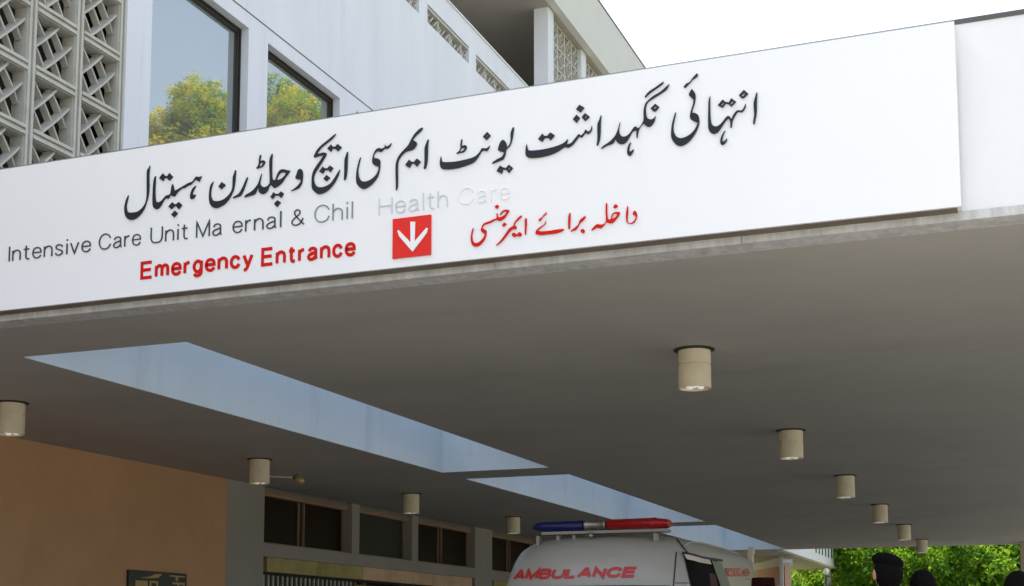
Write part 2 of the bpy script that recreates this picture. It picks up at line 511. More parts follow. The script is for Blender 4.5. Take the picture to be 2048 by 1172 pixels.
# upper storey: columns, screens, roof with a deep band
cols = [33.69 + 2.93 * k for k in range(4)]
for y in cols:
    MB().box(XW - 0.43, XW - 0.002, y, y + 0.46, 15.31, 18.618).build('column', M['wall'], bld, bevel=0.015)
for i in range(3):
    a, b_ = cols[i] + 0.462, cols[i + 1] - 0.002
    ncol = 4
    cw = (b_ - a) / ncol
    f2 = MB()
    for k in range(ncol + 1):
        f2.box(XW - 0.36, XW - 0.11, a + cw * k - (0.0 if k == 0 else 0.035), a + cw * k + (0.0 if k == ncol else 0.035), 15.32, 18.60)
    for k in range(6):
        f2.box(XW - 0.35, XW - 0.12, a + 0.01, b_ - 0.01, 15.33 + 0.64 * k, 15.39 + 0.64 * k)
    s2_ = f2.build('upper_screen', M['block'], bld)
    b2 = None
    for kz in range(5):
        for k in range(ncol):
            if b2 is None:
                b2 = block_mesh(cw - 0.07, 0.58, 0.14, 0.085).build('breeze_block', M['block'], None)
                b2.parent = s2_
                o = b2
            else:
                o = b2.copy()
                C.objects.link(o)
            o.location = Vector((XW - 0.11, a + cw * k + 0.035, 15.39 + 0.64 * kz)) - world_loc(s2_)
XF = XW + 0.27
MB().box(-29, XF - 0.002, 28.5, 46, 18.62, 18.9).build('roof_soffit', M['soffit'], bld)
MB().box(XF - 0.22, XF, 28.49, 46.01, 18.612, 20.45).build('roof_band', M['band'], bld)
MB().box(-29, XF - 0.23, 28.5, 46, 18.91, 20.44).build('roof', M['band'], bld)
MB().box(XF - 0.26, XF + 0.02, 28.47, 46.03, 20.451, 20.50).build('roof_flashing', M['coping'], bld)
MB().box(-29, XW - 0.6, 44.4, 44.7, 15.31, 18.6).build('terrace_wall', M['greydark'], bld)
MB().box(-29, -28.7, 28.6, 44.3, 15.31, 18.6).build('terrace_wall', M['greydark'], bld)

# ground floor below the canopy
ZK = 3.75
MB().box(XW - 0.5, XW, -4, 18.33, 0.005, 5.015).build('terracotta_wall', M['orange'], bld)
for y0, y1 in ((18.332, 19.45), (28.55, 29.6), (38.75, 39.8)):
    MB().box(XW - 0.6, XW + 0.002, y0, y1, 0.005, 5.014).build('pillar', M['grey'], bld)
def bay(y0, y1, first):
    # beam above the tile strip and the two thin posts between the windows
    n1, n2 = y0 + 3.12, y0 + 5.75
    MB().box(XW - 0.5, XW, y0 + 0.002, y1 - 0.002, 2.58, 2.80).build('beam', M['grey'], bld)
    MB().box(XW - 0.5, XW - 0.10, y0 + 0.002, y1 - 0.002, 3.705, 5.01).build('lintel', M['greydark'], bld)
    for p in (n1, n2):
        MB().box(XW - 0.30, XW - 0.004, p, p + 0.30, 2.801, 3.749).build('post', M['grey'], bld)
    for (a, b_, two) in ((y0 + .002, n1 - .002, True), (n1 + 0.302, n2 - .002, False), (n2 + 0.302, y1 - .002, True)):
        X = XW - 0.20
        f = MB()
        t = 0.028
        f.box(X - 0.05, X + 0.10, a, b_, 3.615, 3.70).box(X - 0.05, X + 0.012, a, b_, 2.802, 2.842)
        f.box(X - 0.05, X + 0.13, a, b_, 3.672, 3.698)
        f.box(X - 0.05, X + 0.012, a, a + t, 2.842, 3.615).box(X - 0.05, X + 0.012, b_ - t, b_, 2.842, 3.615)
        mid = (a + b_) / 2
        if two: f.box(X - 0.05, X + 0.012, mid - 0.105, mid - 0.08, 2.842, 3.615).box(X - 0.05, X + 0.012, mid + 0.08, mid + 0.105, 2.842, 3.615)
        wn = f.build('clerestory_window', M['frame_tan'], bld)
        if two:
            MB().box(X - 0.06, X - 0.03, mid - 0.08, mid + 0.08, 2.842, 3.615).build('mullion', M['rubber'], wn)
            MB().box(X - 0.03, X - 0.02, a + t, mid - 0.105, 2.842, 3.615).build('pane', M['glass_dark'], wn)
            MB().box(X - 0.03, X - 0.02, mid + 0.105, b_ - t, 2.842, 3.615).build('pane', M['glass_dark'], wn)
        else:
            MB().box(X - 0.03, X - 0.02, a + t, b_ - t, 2.842, 3.615).build('pane', M['glass_curtain'], wn)
        MB().box(X - 0.02, XW - 0.02, a + .001, b_ - .001, 2.8005, 2.815).build('sill', M['greydark'], wn)
    # stone tile strip
    y = y0 + 0.15
    k = 0
    ol, pk = MB(), MB()
    for wdt in (1.75, 1.7, 1.65, 1.6, 1.45, 0.7):
        e = min(y + wdt, y1 - 0.01)
        (ol if k < 2 else pk).box(XW - 0.4, XW - 0.02, y + 0.006, e - 0.006, 2.33, 2.575)
        y = e
        k += 1
    ol.build('tile_strip', M['tile_olive'], bld)
    pk.build('tile_strip', M['tile_pink'], bld)
    # opening below: metal grille then a glazed door
    gr = MB()
    y = y0 + 0.16
    while y < y0 + 3.4:
        gr.box(XW - 0.14, XW - 0.10, y, y + 0.055, 0.05, 2.28)
        y += 0.155
    gr.box(XW - 0.15, XW - 0.09, y0 + 0.1, y0 + 3.45, 0.02, 0.08).box(XW - 0.15, XW - 0.09, y0 + 0.1, y0 + 3.45, 1.1, 1.16)
    gr.box(XW - 0.17, XW - 0.09, y0 + 0.1, y1 - 0.05, 2.285, 2.329, 1)
    gr.build('grille', [M['steel'], M['rubber']], bld)
    dr = MB()
    for yy in (y0 + 3.55, y0 + 3.95, y0 + 5.6, y0 + 7.2, y1 - 0.14):
        dr.box(XW - 0.24, XW - 0.16, yy, yy + 0.07, 0.02, 2.28)
    dr.box(XW - 0.24, XW - 0.16, y0 + 3.62, y1 - 0.2, 2.16, 2.23)
    d_ = dr.build('glazed_door', M['frame_tan'], bld)
    MB().box(XW - 0.30, XW - 0.29, y0 + 3.5, y1 - 0.05, 0.02, 2.28).build('pane', M['glass_dark'], d_)
    for yy, ln in ((y0 + 3.7, 0.5), (y0 + 4.6, 0.22), (y0 + 5.9, 0.9)):
        MB().box(XW - 0.288, XW - 0.27, yy, yy + ln, 2.09, 2.14).build('ceiling_lamp', M['warm_lamp'], d_)
bay(19.45, 28.55, True)
bay(29.6, 38.75, False)
MB().box(XW - 0.5, XW, 39.801, 44.99, 0.005, 5.014).build('end_wall', M['salmon'], bld)

# ---------------------------------------------------------------- entrance canopy
CX0, CX1, CY0, CY1, ZT = XW + 0.003, 2.2, 8.38, 39.25, 5.01
can = empty('entrance_canopy', (-5, 24, 0), 'huge flat concrete entrance canopy with white fascia and rectangular skylight openings', 'canopy')
HOL = [(-8.42, -6.68, 9.55, 18.78), (-8.42, -6.68, 19.70, 28.95), (-8.42, -6.68, 29.98, 38.93)]
c_ = MB()
for a, b_, c, d in grid_holes(CX0, CX1, CY0 + 0.01, CY1 - 0.01, HOL):
    c_.add([(a, c, ZK), (a, d, ZK), (b_, d, ZK), (b_, c, ZK)], [(0, 1, 2, 3)])
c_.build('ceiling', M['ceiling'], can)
c_ = MB()
for a, b_, c, d in grid_holes(CX0, CX1, CY0 + 0.02, CY1, HOL):
    c_.add([(a, c, ZT), (b_, c, ZT), (b_, d, ZT), (a, d, ZT)], [(0, 1, 2, 3)])
c_.build('roof', M['bitumen'], can)
for a, b_, c, d in HOL:
    q = MB()
    z0, z1 = ZK, ZT + 0.12
    q.add([(a, c, z0), (a, d, z0), (a, d, z1), (a, c, z1)], [(0, 1, 2, 3)])
    q.add([(b_, c, z0), (b_, c, z1), (b_, d, z1), (b_, d, z0)], [(0, 1, 2, 3)])
    q.add([(a, c, z0), (a, c, z1), (b_, c, z1), (b_, c, z0)], [(0, 1, 2, 3)])
    q.add([(a, d, z0), (b_, d, z0), (b_, d, z1), (a, d, z1)], [(0, 1, 2, 3)])
    q.build('skylight_well', M['well'], can)
MB().box(CX0, CX1, CY0, CY0 + 0.2, 3.806, 4.985).build('fascia', M['fascia'], can)
MB().box(CX1 - 0.2, CX1 - 0.001, CY0 + 0.201, CY1, 3.806, 4.985).build('fascia', M['fascia'], can)
MB().box(CX0, CX1 - 0.201, CY1 - 0.2, CY1 - 0.001, 3.756, 4.985).build('fascia', M['fascia'], can)
MB().box(CX0, CX1 + 0.02, CY0 - 0.006, CY0 + 0.2, 4.9855, 5.016).build('coping', M['coping'], can)
dp = MB()
x = CX0
r_ = random.Random(2)
while x < CX1:
    e = min(x + r_.choice((0.9, 1.3, 1.7, 2.1)), CX1)
    dp.box(x + 0.002, e - 0.002, CY0 - 0.004 - 0.006 * r_.random(), CY0 + 0.2, 3.7495 - 0.004 * r_.random(), 3.805)
    x = e
dp.build('drip_edge', M['drip'], can)
MB().box(-0.72 + 0.36, 0.35, 38.35, 39.0, 0.005, ZK - 0.001).build('support_column', M['beige'], can, bevel=0.02)

# ---------------------------------------------------------------- downlights
def downlight():
    o = empty('downlight', (-2.71, 11.42, ZK), 'x', 'lamp')
    MB().lathe((-2.71, 11.42, ZK), [(0.178, -0.001), (0.180, -0.008), (0.155, -0.0145)], 32).build('mounting_plate', M['lamp_plate'], o)
    h_ = MB().lathe((-2.71, 11.42, ZK), [(0.138, -0.014), (0.142, -0.018), (0.142, -0.1375), (0.132, -0.138), (0.132, -0.146), (0.143, -0.1465),
                                         (0.143, -0.342), (0.141, -0.348), (0.128, -0.348), (0.124, -0.24), (0.04, -0.235)], 40).build('housing', M['lamp_can'], o)
    for p in h_.data.polygons: p.use_smooth = len(p.vertices) == 4
    h_.data.set_sharp_from_angle(angle=R(30))
    b = MB()
    for a_ in (0.6, 2.7, 4.8):
        b.ellipsoid((-2.71 + 0.055 * math.cos(a_), 11.42 + 0.055 * math.sin(a_), ZK - 0.322), (0.036, 0.036, 0.030), 14, 8)
    b.build('lens', M['glint_lens'], o, smooth=True)
    return o
proto = downlight()
order = ['nearest', 'second', 'third', 'fourth', 'fifth', 'farthest']
for row, X in (('right hand', -2.71), ('left hand', -10.19)):
    for k in range(6):
        o = proto if (row == 'right hand' and k == 0) else copy_tree(proto)
        o.location = (X, 11.42 + 4.99 * k, ZK)
        if row == 'right hand':
            lab = f'cream cylindrical ceiling lamp, {order[k]} from the sign in the right hand row'
        else:
            lab = f'cream cylindrical ceiling lamp, {order[k]} from the sign in the left hand row'
        tag(o, lab, 'lamp', 'downlights under the canopy')

# ---------------------------------------------------------------- sign board with lettering
YP = 8.26
sb = empty('sign_board', (-6.1, YP, 3.8), 'long white hospital sign board with Urdu and English lettering fixed to the canopy edge', 'sign')
edges = [-11.9, -8.99, -5.64, -2.29, -0.327]
for a, b_ in zip(edges[:-1], edges[1:]):
    MB().box(a + 0.0001, b_ - 0.0001, YP, YP + 0.10, 3.802, 4.955).build('panel', M['sign'], sb)
MB().box(-11.9, -0.327, YP + 0.003, YP + 0.103, 4.9555, 4.963).build('top_trim', M['trim'], sb)
MB().box(-11.9, -0.35, YP + 0.02, YP + 0.118, 3.796, 3.8018).build('underside_strip', M['underside_shade'], sb)  # thin strip coloured dark like the shade under the panel

def curve_obj(name, polys, m, parent, depth):
    """2D filled curve of closed outlines in the sign plane (u = x, v = z) -> one mesh"""
    cu = bpy.data.curves.new(name, 'CURVE')
    cu.dimensions = '2D'
    cu.fill_mode = 'BOTH'
    cu.extrude = depth / 2
    for pl in polys:
        sp = cu.splines.new('POLY')
        sp.points.add(len(pl) - 1)
        for i, (u, v) in enumerate(pl): sp.points[i].co = (u, v, 0, 1)
        sp.use_cyclic_u = True
    t = bpy.data.objects.new(name, cu)
    C.objects.link(t)
    bpy.context.view_layer.update()
    me = bpy.data.meshes.new_from_object(t.evaluated_get(bpy.context.evaluated_depsgraph_get()))
    bpy.data.objects.remove(t)
    off = world_loc(parent)
    for v in me.vertices:
        v.co = Vector((v.co.x, YP - 0.001 - depth / 2 - v.co.z, v.co.y)) - off
    me.materials.clear()
    me.materials.append(m)
    o = bpy.data.objects.new(name, me)
    C.objects.link(o)
    o.parent = parent
    return o

def smooth_loop(pts, n=4):
    out = []
    N = len(pts)
    for i in range(N):
        p0, p1, p2, p3 = (np.array(pts[(i + k) % N], float) for k in (-1, 0, 1, 2))
        # keep sharp corners sharp
        def tang(a, b, c):
            u, v = b - a, c - b
            lu, lv = np.linalg.norm(u), np.linalg.norm(v)
            if lu < 1e-6 or lv < 1e-6: return np.zeros(2), True
            cs = np.dot(u, v) / (lu * lv)
            return (c - a) / (lu + lv), cs < 0.15
        t1, s1 = tang(p0, p1, p2)
        t2, s2 = tang(p1, p2, p3)
        L = np.linalg.norm(p2 - p1)
        m1 = (p2 - p1) * 0.9 if s1 else t1 * L
        m2 = (p2 - p1) * 0.9 if s2 else t2 * L
        for k in range(n):
            t = k / n
            h00, h10, h01, h11 = 2 * t**3 - 3 * t**2 + 1, t**3 - 2 * t**2 + t, -2 * t**3 + 3 * t**2, t**3 - t**2
            out.append(h00 * p1 + h10 * m1 + h01 * p2 + h11 * m2)
    return out

def glyphs(name, origin, sc, loops, m, parent=sb, depth=0.010, smooth=True):
    polys = []
    for lp in loops:
        q = smooth_loop(lp) if smooth else lp
        pl = []
        for (u, v) in q:
            P = on_y(origin[0] + u * sc, origin[1] + v * sc, YP - depth)
            pl.append((P.x, P.z))
        polys.append(pl)
    return curve_obj(name, polys, m, parent, depth)

def br(a, b, t):      # thin bar joining two dots
    d = np.array(b, float) - np.array(a, float)
    n = np.array([-d[1], d[0]]) / np.linalg.norm(d) * t / 2
    return [tuple(a + n), tuple(b + n), tuple(b - n), tuple(a - n)]
def disc(c, r): return [(c[0] + r * math.cos(2 * math.pi * k / 10), c[1] + r * math.sin(2 * math.pi * k / 10)) for k in range(10)]

INK = M['ink']
glyphs('urdu_lettering', (240, 320), 180 / 1623, [
    [(540,98),(526,180),(520,320),(522,480),(510,620),(480,740),(430,880),(370,970),(290,1045),(200,1078),(130,1055),(90,990),(75,900),(82,810),(110,710),(148,632),(140,690),(118,780),(112,850),(130,920),(165,945),(240,945),(320,925),(400,860),(455,770),(473,690),(480,600),(480,400),(485,190),(510,150)],
    [(640,288),(635,400),(630,600),(645,740),(680,762),(730,745),(800,670),(830,640),(895,620),(915,560),(925,480),(945,430),(960,470),(975,530),(995,550),(1100,490),(1250,405),(1300,390),(1350,320),(1375,298),(1430,305),(1468,290),(1440,350),(1425,390),(1390,370),(1355,345),(1310,400),(1270,440),(1220,460),(1170,495),(1110,510),(1030,580),(985,645),(960,655),(905,625),(880,680),(850,692),(815,690),(770,750),(720,840),(655,885),(600,850),(585,780),(587,600),(600,400),(620,310)],
    [(1365,462),(1330,530),(1305,600),(1318,630),(1360,620),(1330,680),(1285,703),(1262,690),(1270,600),(1310,510)],
    [(705,325),(770,238),(805,290),(772,378)], [(845,310),(890,233),(950,298),(885,370)],
    [(870,840),(940,758),(980,810),(925,885)], [(1005,810),(1060,755),(1115,808),(1055,885)], [(920,985),(985,910),(1037,955),(975,1030)]], INK)
glyphs('urdu_lettering', (240, 320), 180 / 1623, [br((785,305),(862,305),34), br((965,815),(1020,812),34)], INK, depth=0.009, smooth=False)
glyphs('urdu_lettering', (410, 300), 200 / 1803, [
    [(555,365),(548,450),(540,550),(520,680),(490,770),(430,880),(350,970),(270,1020),(190,1045),(120,1015),(80,950),(70,830),(78,720),(100,630),(148,565),(120,650),(102,760),(110,850),(150,910),(230,920),(320,895),(400,835),(460,760),(490,680),(500,480),(520,430),(540,362)],
    [(240,660),(300,575),(367,625),(290,705)],
    [(768,490),(740,590),(700,700),(660,790),(630,825),(500,870),(520,840),(600,790),(660,700),(710,590),(755,492)],
    [(1020,420),(1000,520),(990,600),(1020,650),(1070,668),(1120,650),(1160,600),(1165,500),(1160,180),(1205,65),(1213,70),(1205,180),(1205,480),(1220,540),(1265,535),(1290,460),(1340,370),(1400,345),(1480,362),(1530,370),(1500,420),(1440,500),(1380,590),(1300,655),(1235,678),(1200,635),(1165,630),(1130,720),(1080,775),(1020,790),(970,755),(965,650),(930,720),(895,790),(800,825),(705,850),(730,810),(830,750),(910,670),(960,590),(990,500)],
    [(1288,525),(1312,470),(1360,408),(1410,398),(1458,415),(1430,465),(1370,518),(1310,538)],
    [(990,90),(1010,92),(992,150),(990,200),(1050,183),(1080,205),(1065,250),(1025,300),(985,315),(930,335),(920,325),(950,290),(970,220),(968,190),(975,140)],
    [(1000,222),(1040,225),(1035,260),(1005,290),(975,298),(980,260)],
    [(1175,850),(1235,757),(1265,800),(1220,880)], [(1310,810),(1365,745),(1415,780),(1370,862)], [(1248,970),(1305,903),(1360,940),(1295,1025)],
    [(1720,338),(1750,370),(1760,450),(1752,550),(1735,610),(1690,680),(1620,715),(1540,738),(1600,700),(1670,640),(1725,560),(1715,530),(1640,520),(1630,490),(1650,430),(1680,355)]], INK)
glyphs('urdu_lettering', (410, 300), 200 / 1803, [br((1250,805),(1325,802),30)], INK, depth=0.009, smooth=False)
glyphs('urdu_lettering', (570, 260), 200 / 1674, [
    [(850,60),(800,130),(720,200),(620,280),(555,355),(525,405),(600,385),(650,375),(692,385),(680,430),(620,530),(550,640),(500,720),(480,800),(490,880),(530,940),(590,958),(680,940),(760,890),(820,810),(870,730),(915,660),(895,740),(850,840),(790,930),(700,1020),(570,1072),(490,1030),(450,970),(443,880),(450,770),(475,680),(530,590),(600,490),(645,415),(560,435),(485,458),(480,440),(530,340),(600,260),(700,180),(790,105)],
    [(705,310),(770,240),(795,290),(765,362)], [(835,290),(880,233),(945,285),(880,355)],
    [(570,695),(630,610),(665,655),(630,730)], [(715,640),(750,592),(805,630),(755,705)], [(640,815),(695,750),(750,795),(690,855)],
    [(1050,365),(1045,500),(1035,700),(1010,825),(985,838),(990,700),(995,500),(1015,430),(1038,368)]], INK)
glyphs('urdu_lettering', (570, 260), 200 / 1674, [br((780,288),(850,300),32), br((648,655),(730,652),28)], INK, depth=0.009, smooth=False)
glyphs('urdu_lettering', (700, 240), 180 / 1406, [
    [(165,578),(140,690),(123,800),(145,910),(190,955),(240,960),(320,930),(400,860),(440,780),(445,720),(390,710),(350,670),(350,590),(370,520),(410,455),(460,437),(500,445),(540,420),(542,380),(565,410),(600,400),(648,358),(615,420),(575,448),(540,445),(480,495),(430,485),(390,510),(368,560),(375,590),(430,600),(465,625),(467,700),(455,800),(420,900),(350,990),(280,1045),(205,1075),(140,1040),(100,980),(95,860),(110,750),(140,630)],
    [(1135,118),(1110,165),(1030,240),(975,310),(1030,340),(1042,375),(1010,430),(970,465),(870,495),(800,560),(755,640),(745,740),(745,900),(740,1050),(715,1098),(715,1000),(710,800),(715,680),(740,600),(790,520),(860,445),(910,390),(945,320),(990,240),(1040,180),(1100,128)],
    [(860,705),(920,618),(965,665),(925,745)], [(1000,660),(1045,600),(1103,645),(1040,728)],
    [(1225,300),(1215,400),(1210,600),(1195,700),(1175,755),(1150,760),(1160,680),(1163,550),(1165,430),(1190,360),(1215,305)]], INK)
glyphs('urdu_lettering', (700, 240), 180 / 1406, [br((955,662),(1012,672),28)], INK, depth=0.009, smooth=False)
glyphs('urdu_lettering', (870, 240), 180 / 1758, [
    [(113,705),(125,770),(140,810),(200,822),(400,810),(600,770),(750,725),(830,670),(880,610),(910,555),(960,550),(1010,550),(1065,498),(1040,565),(995,605),(960,590),(915,605),(870,670),(790,790),(700,850),(550,905),(400,945),(200,960),(120,940),(95,870),(95,800)],
    [(510,375),(530,378),(520,440),(515,510),(560,495),(605,493),(615,530),(590,590),(540,630),(480,640),(420,657),(420,645),(470,600),(495,540),(492,480),(505,420)],
    [(518,542),(578,546),(573,575),(530,608),(488,622),(495,580)],
    [(932,325),(1020,230),(1085,300),(1000,388)], [(992,306),(1030,278),(1042,300),(1010,324)],  # inner loop cuts a reflected glint out of the dot
    [(1320,388),(1360,405),(1395,480),(1400,540),(1450,480),(1475,400),(1475,260),(1515,150),(1540,140),(1525,260),(1505,380),(1460,500),(1390,575),(1375,660),(1330,760),(1250,800),(1110,850),(1130,820),(1220,760),(1310,710),(1350,630),(1290,612),(1235,595),(1235,540),(1270,440)],
    [(1200,995),(1270,888),(1330,935),(1300,1045)], [(1262,985),(1282,940),(1302,950),(1285,985)],  # reflections on the glossy dots, shaped as holes
    [(1390,940),(1445,870),(1520,935),(1435,1033)], [(1430,950),(1452,915),(1470,935),(1448,975)]], INK)
glyphs('urdu_lettering', (870, 240), 180 / 1758, [br((1318,940),(1402,958),36)], INK, depth=0.009, smooth=False)
glyphs('urdu_lettering', (1030, 200), 200 / 1803, [
    [(210,795),(222,860),(245,905),(330,908),(500,890),(680,850),(800,810),(880,770),(920,735),(950,700),(940,760),(920,800),(1000,780),(1050,730),(1100,670),(1130,630),(1160,615),(1190,640),(1240,590),(1265,540),(1290,540),(1310,570),(1355,545),(1385,460),(1385,520),(1365,570),(1310,610),(1280,590),(1250,610),(1200,672),(1150,660),(1100,730),(1040,800),(990,840),(940,858),(900,845),(850,870),(780,920),(650,980),(500,1020),(330,1042),(240,1035),(195,1000),(188,930),(195,850)],
    [(415,705),(490,605),(535,660),(490,748)], [(590,640),(640,583),(715,635),(635,725)],
    [(1100,165),(1160,85),(1248,135),(1175,220)], [(1165,150),(1195,125),(1212,130),(1180,165)],  # holes in these three dots stand for glints on the gloss
    [(1040,345),(1110,262),(1170,320),(1105,408)], [(1090,355),(1120,318),(1132,322),(1105,362)],
    [(1205,310),(1265,235),(1345,300),(1265,375)], [(1255,310),(1272,280),(1298,302),(1268,328)],
    [(1555,272),(1545,400),(1540,600),(1525,720),(1490,820),(1470,815),(1485,700),(1485,440),(1520,350),(1548,275)]], INK)
glyphs('urdu_lettering', (1030, 200), 200 / 1803, [br((520,665),(605,660),36)], INK, depth=0.009, smooth=False)
glyphs('urdu_lettering', (1190, 150), 160 / 1103, [
    [(345,645),(330,740),(340,810),(380,848),(430,840),(480,800),(520,740),(555,708),(600,730),(640,680),(665,630),(670,580),(668,500),(690,400),(720,360),(800,290),(900,230),(970,170),(1022,122),(990,190),(920,245),(800,320),(730,370),(705,420),(700,500),(720,590),(775,612),(810,595),(835,565),(820,630),(780,690),(735,712),(690,690),(665,660),(620,720),(600,770),(580,870),(570,850),(572,760),(520,775),(470,860),(420,930),(355,952),(300,920),(285,875),(245,940),(170,970),(80,1015),(110,980),(210,910),(280,830),(320,730)],
    [(945,90),(930,120),(850,180),(760,245),(690,310),(685,298),(740,230),(830,170),(920,105)],
    [(765,460),(830,395),(885,440),(820,502)], [(806,458),(830,427),(855,432),(825,470)],  # small hole drawn where the glossy dot reflects
    [(495,925),(475,990),(468,1050),(500,1050),(530,1018),(525,1050),(490,1105),(460,1108),(443,1075),(447,1010),(470,950)]], INK)
glyphs('urdu_lettering', (1330, 140), 200 / 1465, [
    [(480,55),(475,85),(440,115),(400,140),(370,180),(330,220),(290,258),(272,245),(310,200),(360,175),(400,120),(440,75),(465,52)],
    [(392,275),(435,330),(447,390),(435,480),(405,570),(395,625),(440,630),(485,660),(500,720),(500,780),(470,870),(420,960),(350,1045),(280,1095),(215,1110),(150,1080),(100,1010),(88,930),(100,800),(125,700),(150,620),(160,622),(140,720),(123,820),(130,910),(170,975),(230,998),(300,980),(380,930),(440,860),(480,770),(420,745),(370,710),(368,640),(390,560),(415,470),(410,425),(365,385),(348,355)],
    [(660,375),(660,500),(665,680),(680,780),(720,822),(780,815),(840,760),(895,690),(930,672),(955,690),(970,720),(1010,640),(1060,590),(1120,590),(1155,550),(1175,498),(1185,505),(1165,570),(1120,615),(1070,610),(1030,660),(990,740),(972,840),(955,840),(955,760),(930,700),(890,740),(830,830),(770,910),(705,932),(650,895),(632,820),(635,500),(640,440)],
    [(772,515),(845,432),(890,480),(840,550)], [(818,512),(845,468),(862,488),(842,522)],  # dot centres left open to mimic their reflection
    [(935,490),(970,412),(1040,462),(970,533)], [(960,490),(980,450),(1005,470),(975,508)],
    [(1082,370),(1155,290),(1218,345),(1135,412)], [(1118,375),(1152,335),(1182,345),(1140,386)],
    [(885,882),(850,960),(835,1045),(870,1040),(905,1000),(908,1020),(880,1070),(840,1095),(810,1075),(815,1000),(845,930)],
    [(1350,325),(1345,450),(1342,620),(1325,720),(1308,790),(1290,785),(1305,650),(1297,500),(1305,450),(1340,330)]], INK)
glyphs('urdu_lettering', (1330, 140), 200 / 1465, [br((885,477),(940,487),22)], INK, depth=0.009, smooth=False)
RED = M['red']
glyphs('red_urdu_lettering', (930, 400), 180 / 2048, [
    [(185,632),(190,650),(165,760),(160,860),(190,950),(250,980),(320,955),(390,890),(440,810),(445,765),(390,735),(358,690),(370,640),(400,560),(460,515),(560,480),(650,435),(710,420),(720,370),(715,310),(735,300),(745,370),(770,395),(850,370),(920,320),(940,260),(900,250),(850,280),(800,340),(790,335),(830,270),(880,228),(950,218),(1010,235),(960,310),(910,390),(850,440),(780,472),(720,445),(680,455),(600,500),(500,540),(430,565),(395,630),(430,660),(480,690),(485,735),(465,840),(420,930),(330,1025),(240,1055),(170,1030),(140,970),(128,870),(140,760),(175,640)],
    [(668,155),(735,105),(770,135),(725,195)], [(838,580),(890,508),(940,540),(875,602)],
    [(1290,355),(1275,385),(1200,460),(1145,510),(1120,575),(1165,600),(1150,660),(1090,655),(1020,710),(950,800),(880,890),(800,970),(700,1032),(710,1018),(790,940),(870,840),(950,720),(1010,640),(1090,590),(1110,540),(1150,470),(1210,400),(1275,350)],
    disc((1112,790), 46), disc((1240,778), 46),
    [(1400,415),(1400,560),(1380,780),(1355,780),(1360,600),(1360,440),(1380,412)]], RED)
glyphs('red_urdu_lettering', (930, 400), 180 / 2048, [br((1140,800),(1215,795),40)], RED, depth=0.009, smooth=False)
glyphs('red_urdu_lettering', (1060, 390), 230 / 2048, [
    [(298,312),(270,350),(220,395),(200,430),(160,465),(150,445),(180,415),(215,390),(250,345),(285,312)],
    [(282,455),(270,510),(200,570),(150,610),(140,635),(200,645),(350,635),(500,610),(605,602),(570,640),(450,680),(300,697),(180,708),(95,690),(105,640),(160,580),(240,530),(275,480)],
    [(718,318),(715,450),(705,600),(680,600),(678,450),(690,350),(705,318)],
    [(990,372),(970,420),(910,480),(880,510),(850,570),(810,615),(720,648),(740,625),(810,570),(860,520),(885,450),(940,400)],
    disc((937,640), 36),
    [(1372,140),(1372,300),(1385,420),(1420,435),(1440,420),(1450,370),(1480,320),(1550,300),(1600,305),(1575,370),(1530,430),(1470,490),(1410,500),(1355,480),(1320,530),(1260,585),(1220,585),(1190,575),(1140,605),(1090,630),(1110,595),(1190,520),(1260,525),(1320,510),(1350,460),(1345,300),(1352,150)],
    [(1458,408),(1468,360),(1492,327),(1543,332),(1548,360),(1510,403),(1460,422)],
    [(1482,225),(1500,180),(1530,165),(1560,185),(1540,220),(1510,230)],
    [(1745,195),(1745,300),(1735,470),(1770,500),(1830,480),(1875,420),(1880,370),(1830,345),(1840,300),(1870,275),(1895,310),(1905,360),(1890,420),(1850,490),(1780,508),(1730,490),(1710,450),(1712,300),(1735,198)]], RED)
# red square with a white arrow
pts = [on_y(x_, y_, YP) for x_, y_ in ((786, 518), (863, 510), (863, 430), (787, 439))]
xa, xb = (pts[0].x + pts[3].x) / 2, (pts[1].x + pts[2].x) / 2
za, zb = (pts[0].z + pts[1].z) / 2, (pts[2].z + pts[3].z) / 2
MB().box(xa, xb, YP - 0.012, YP - 0.001, za, zb).build('arrow_plate', M['red_plate'], sb)
glyphs('arrow', (770, 420), 110 / 1172, [[(540,250),(640,250),(632,665),(880,380),(910,385),(890,480),(585,888),(300,560),(262,440),(290,430),(545,690)]], M['sign'], depth=0.018, smooth=False)

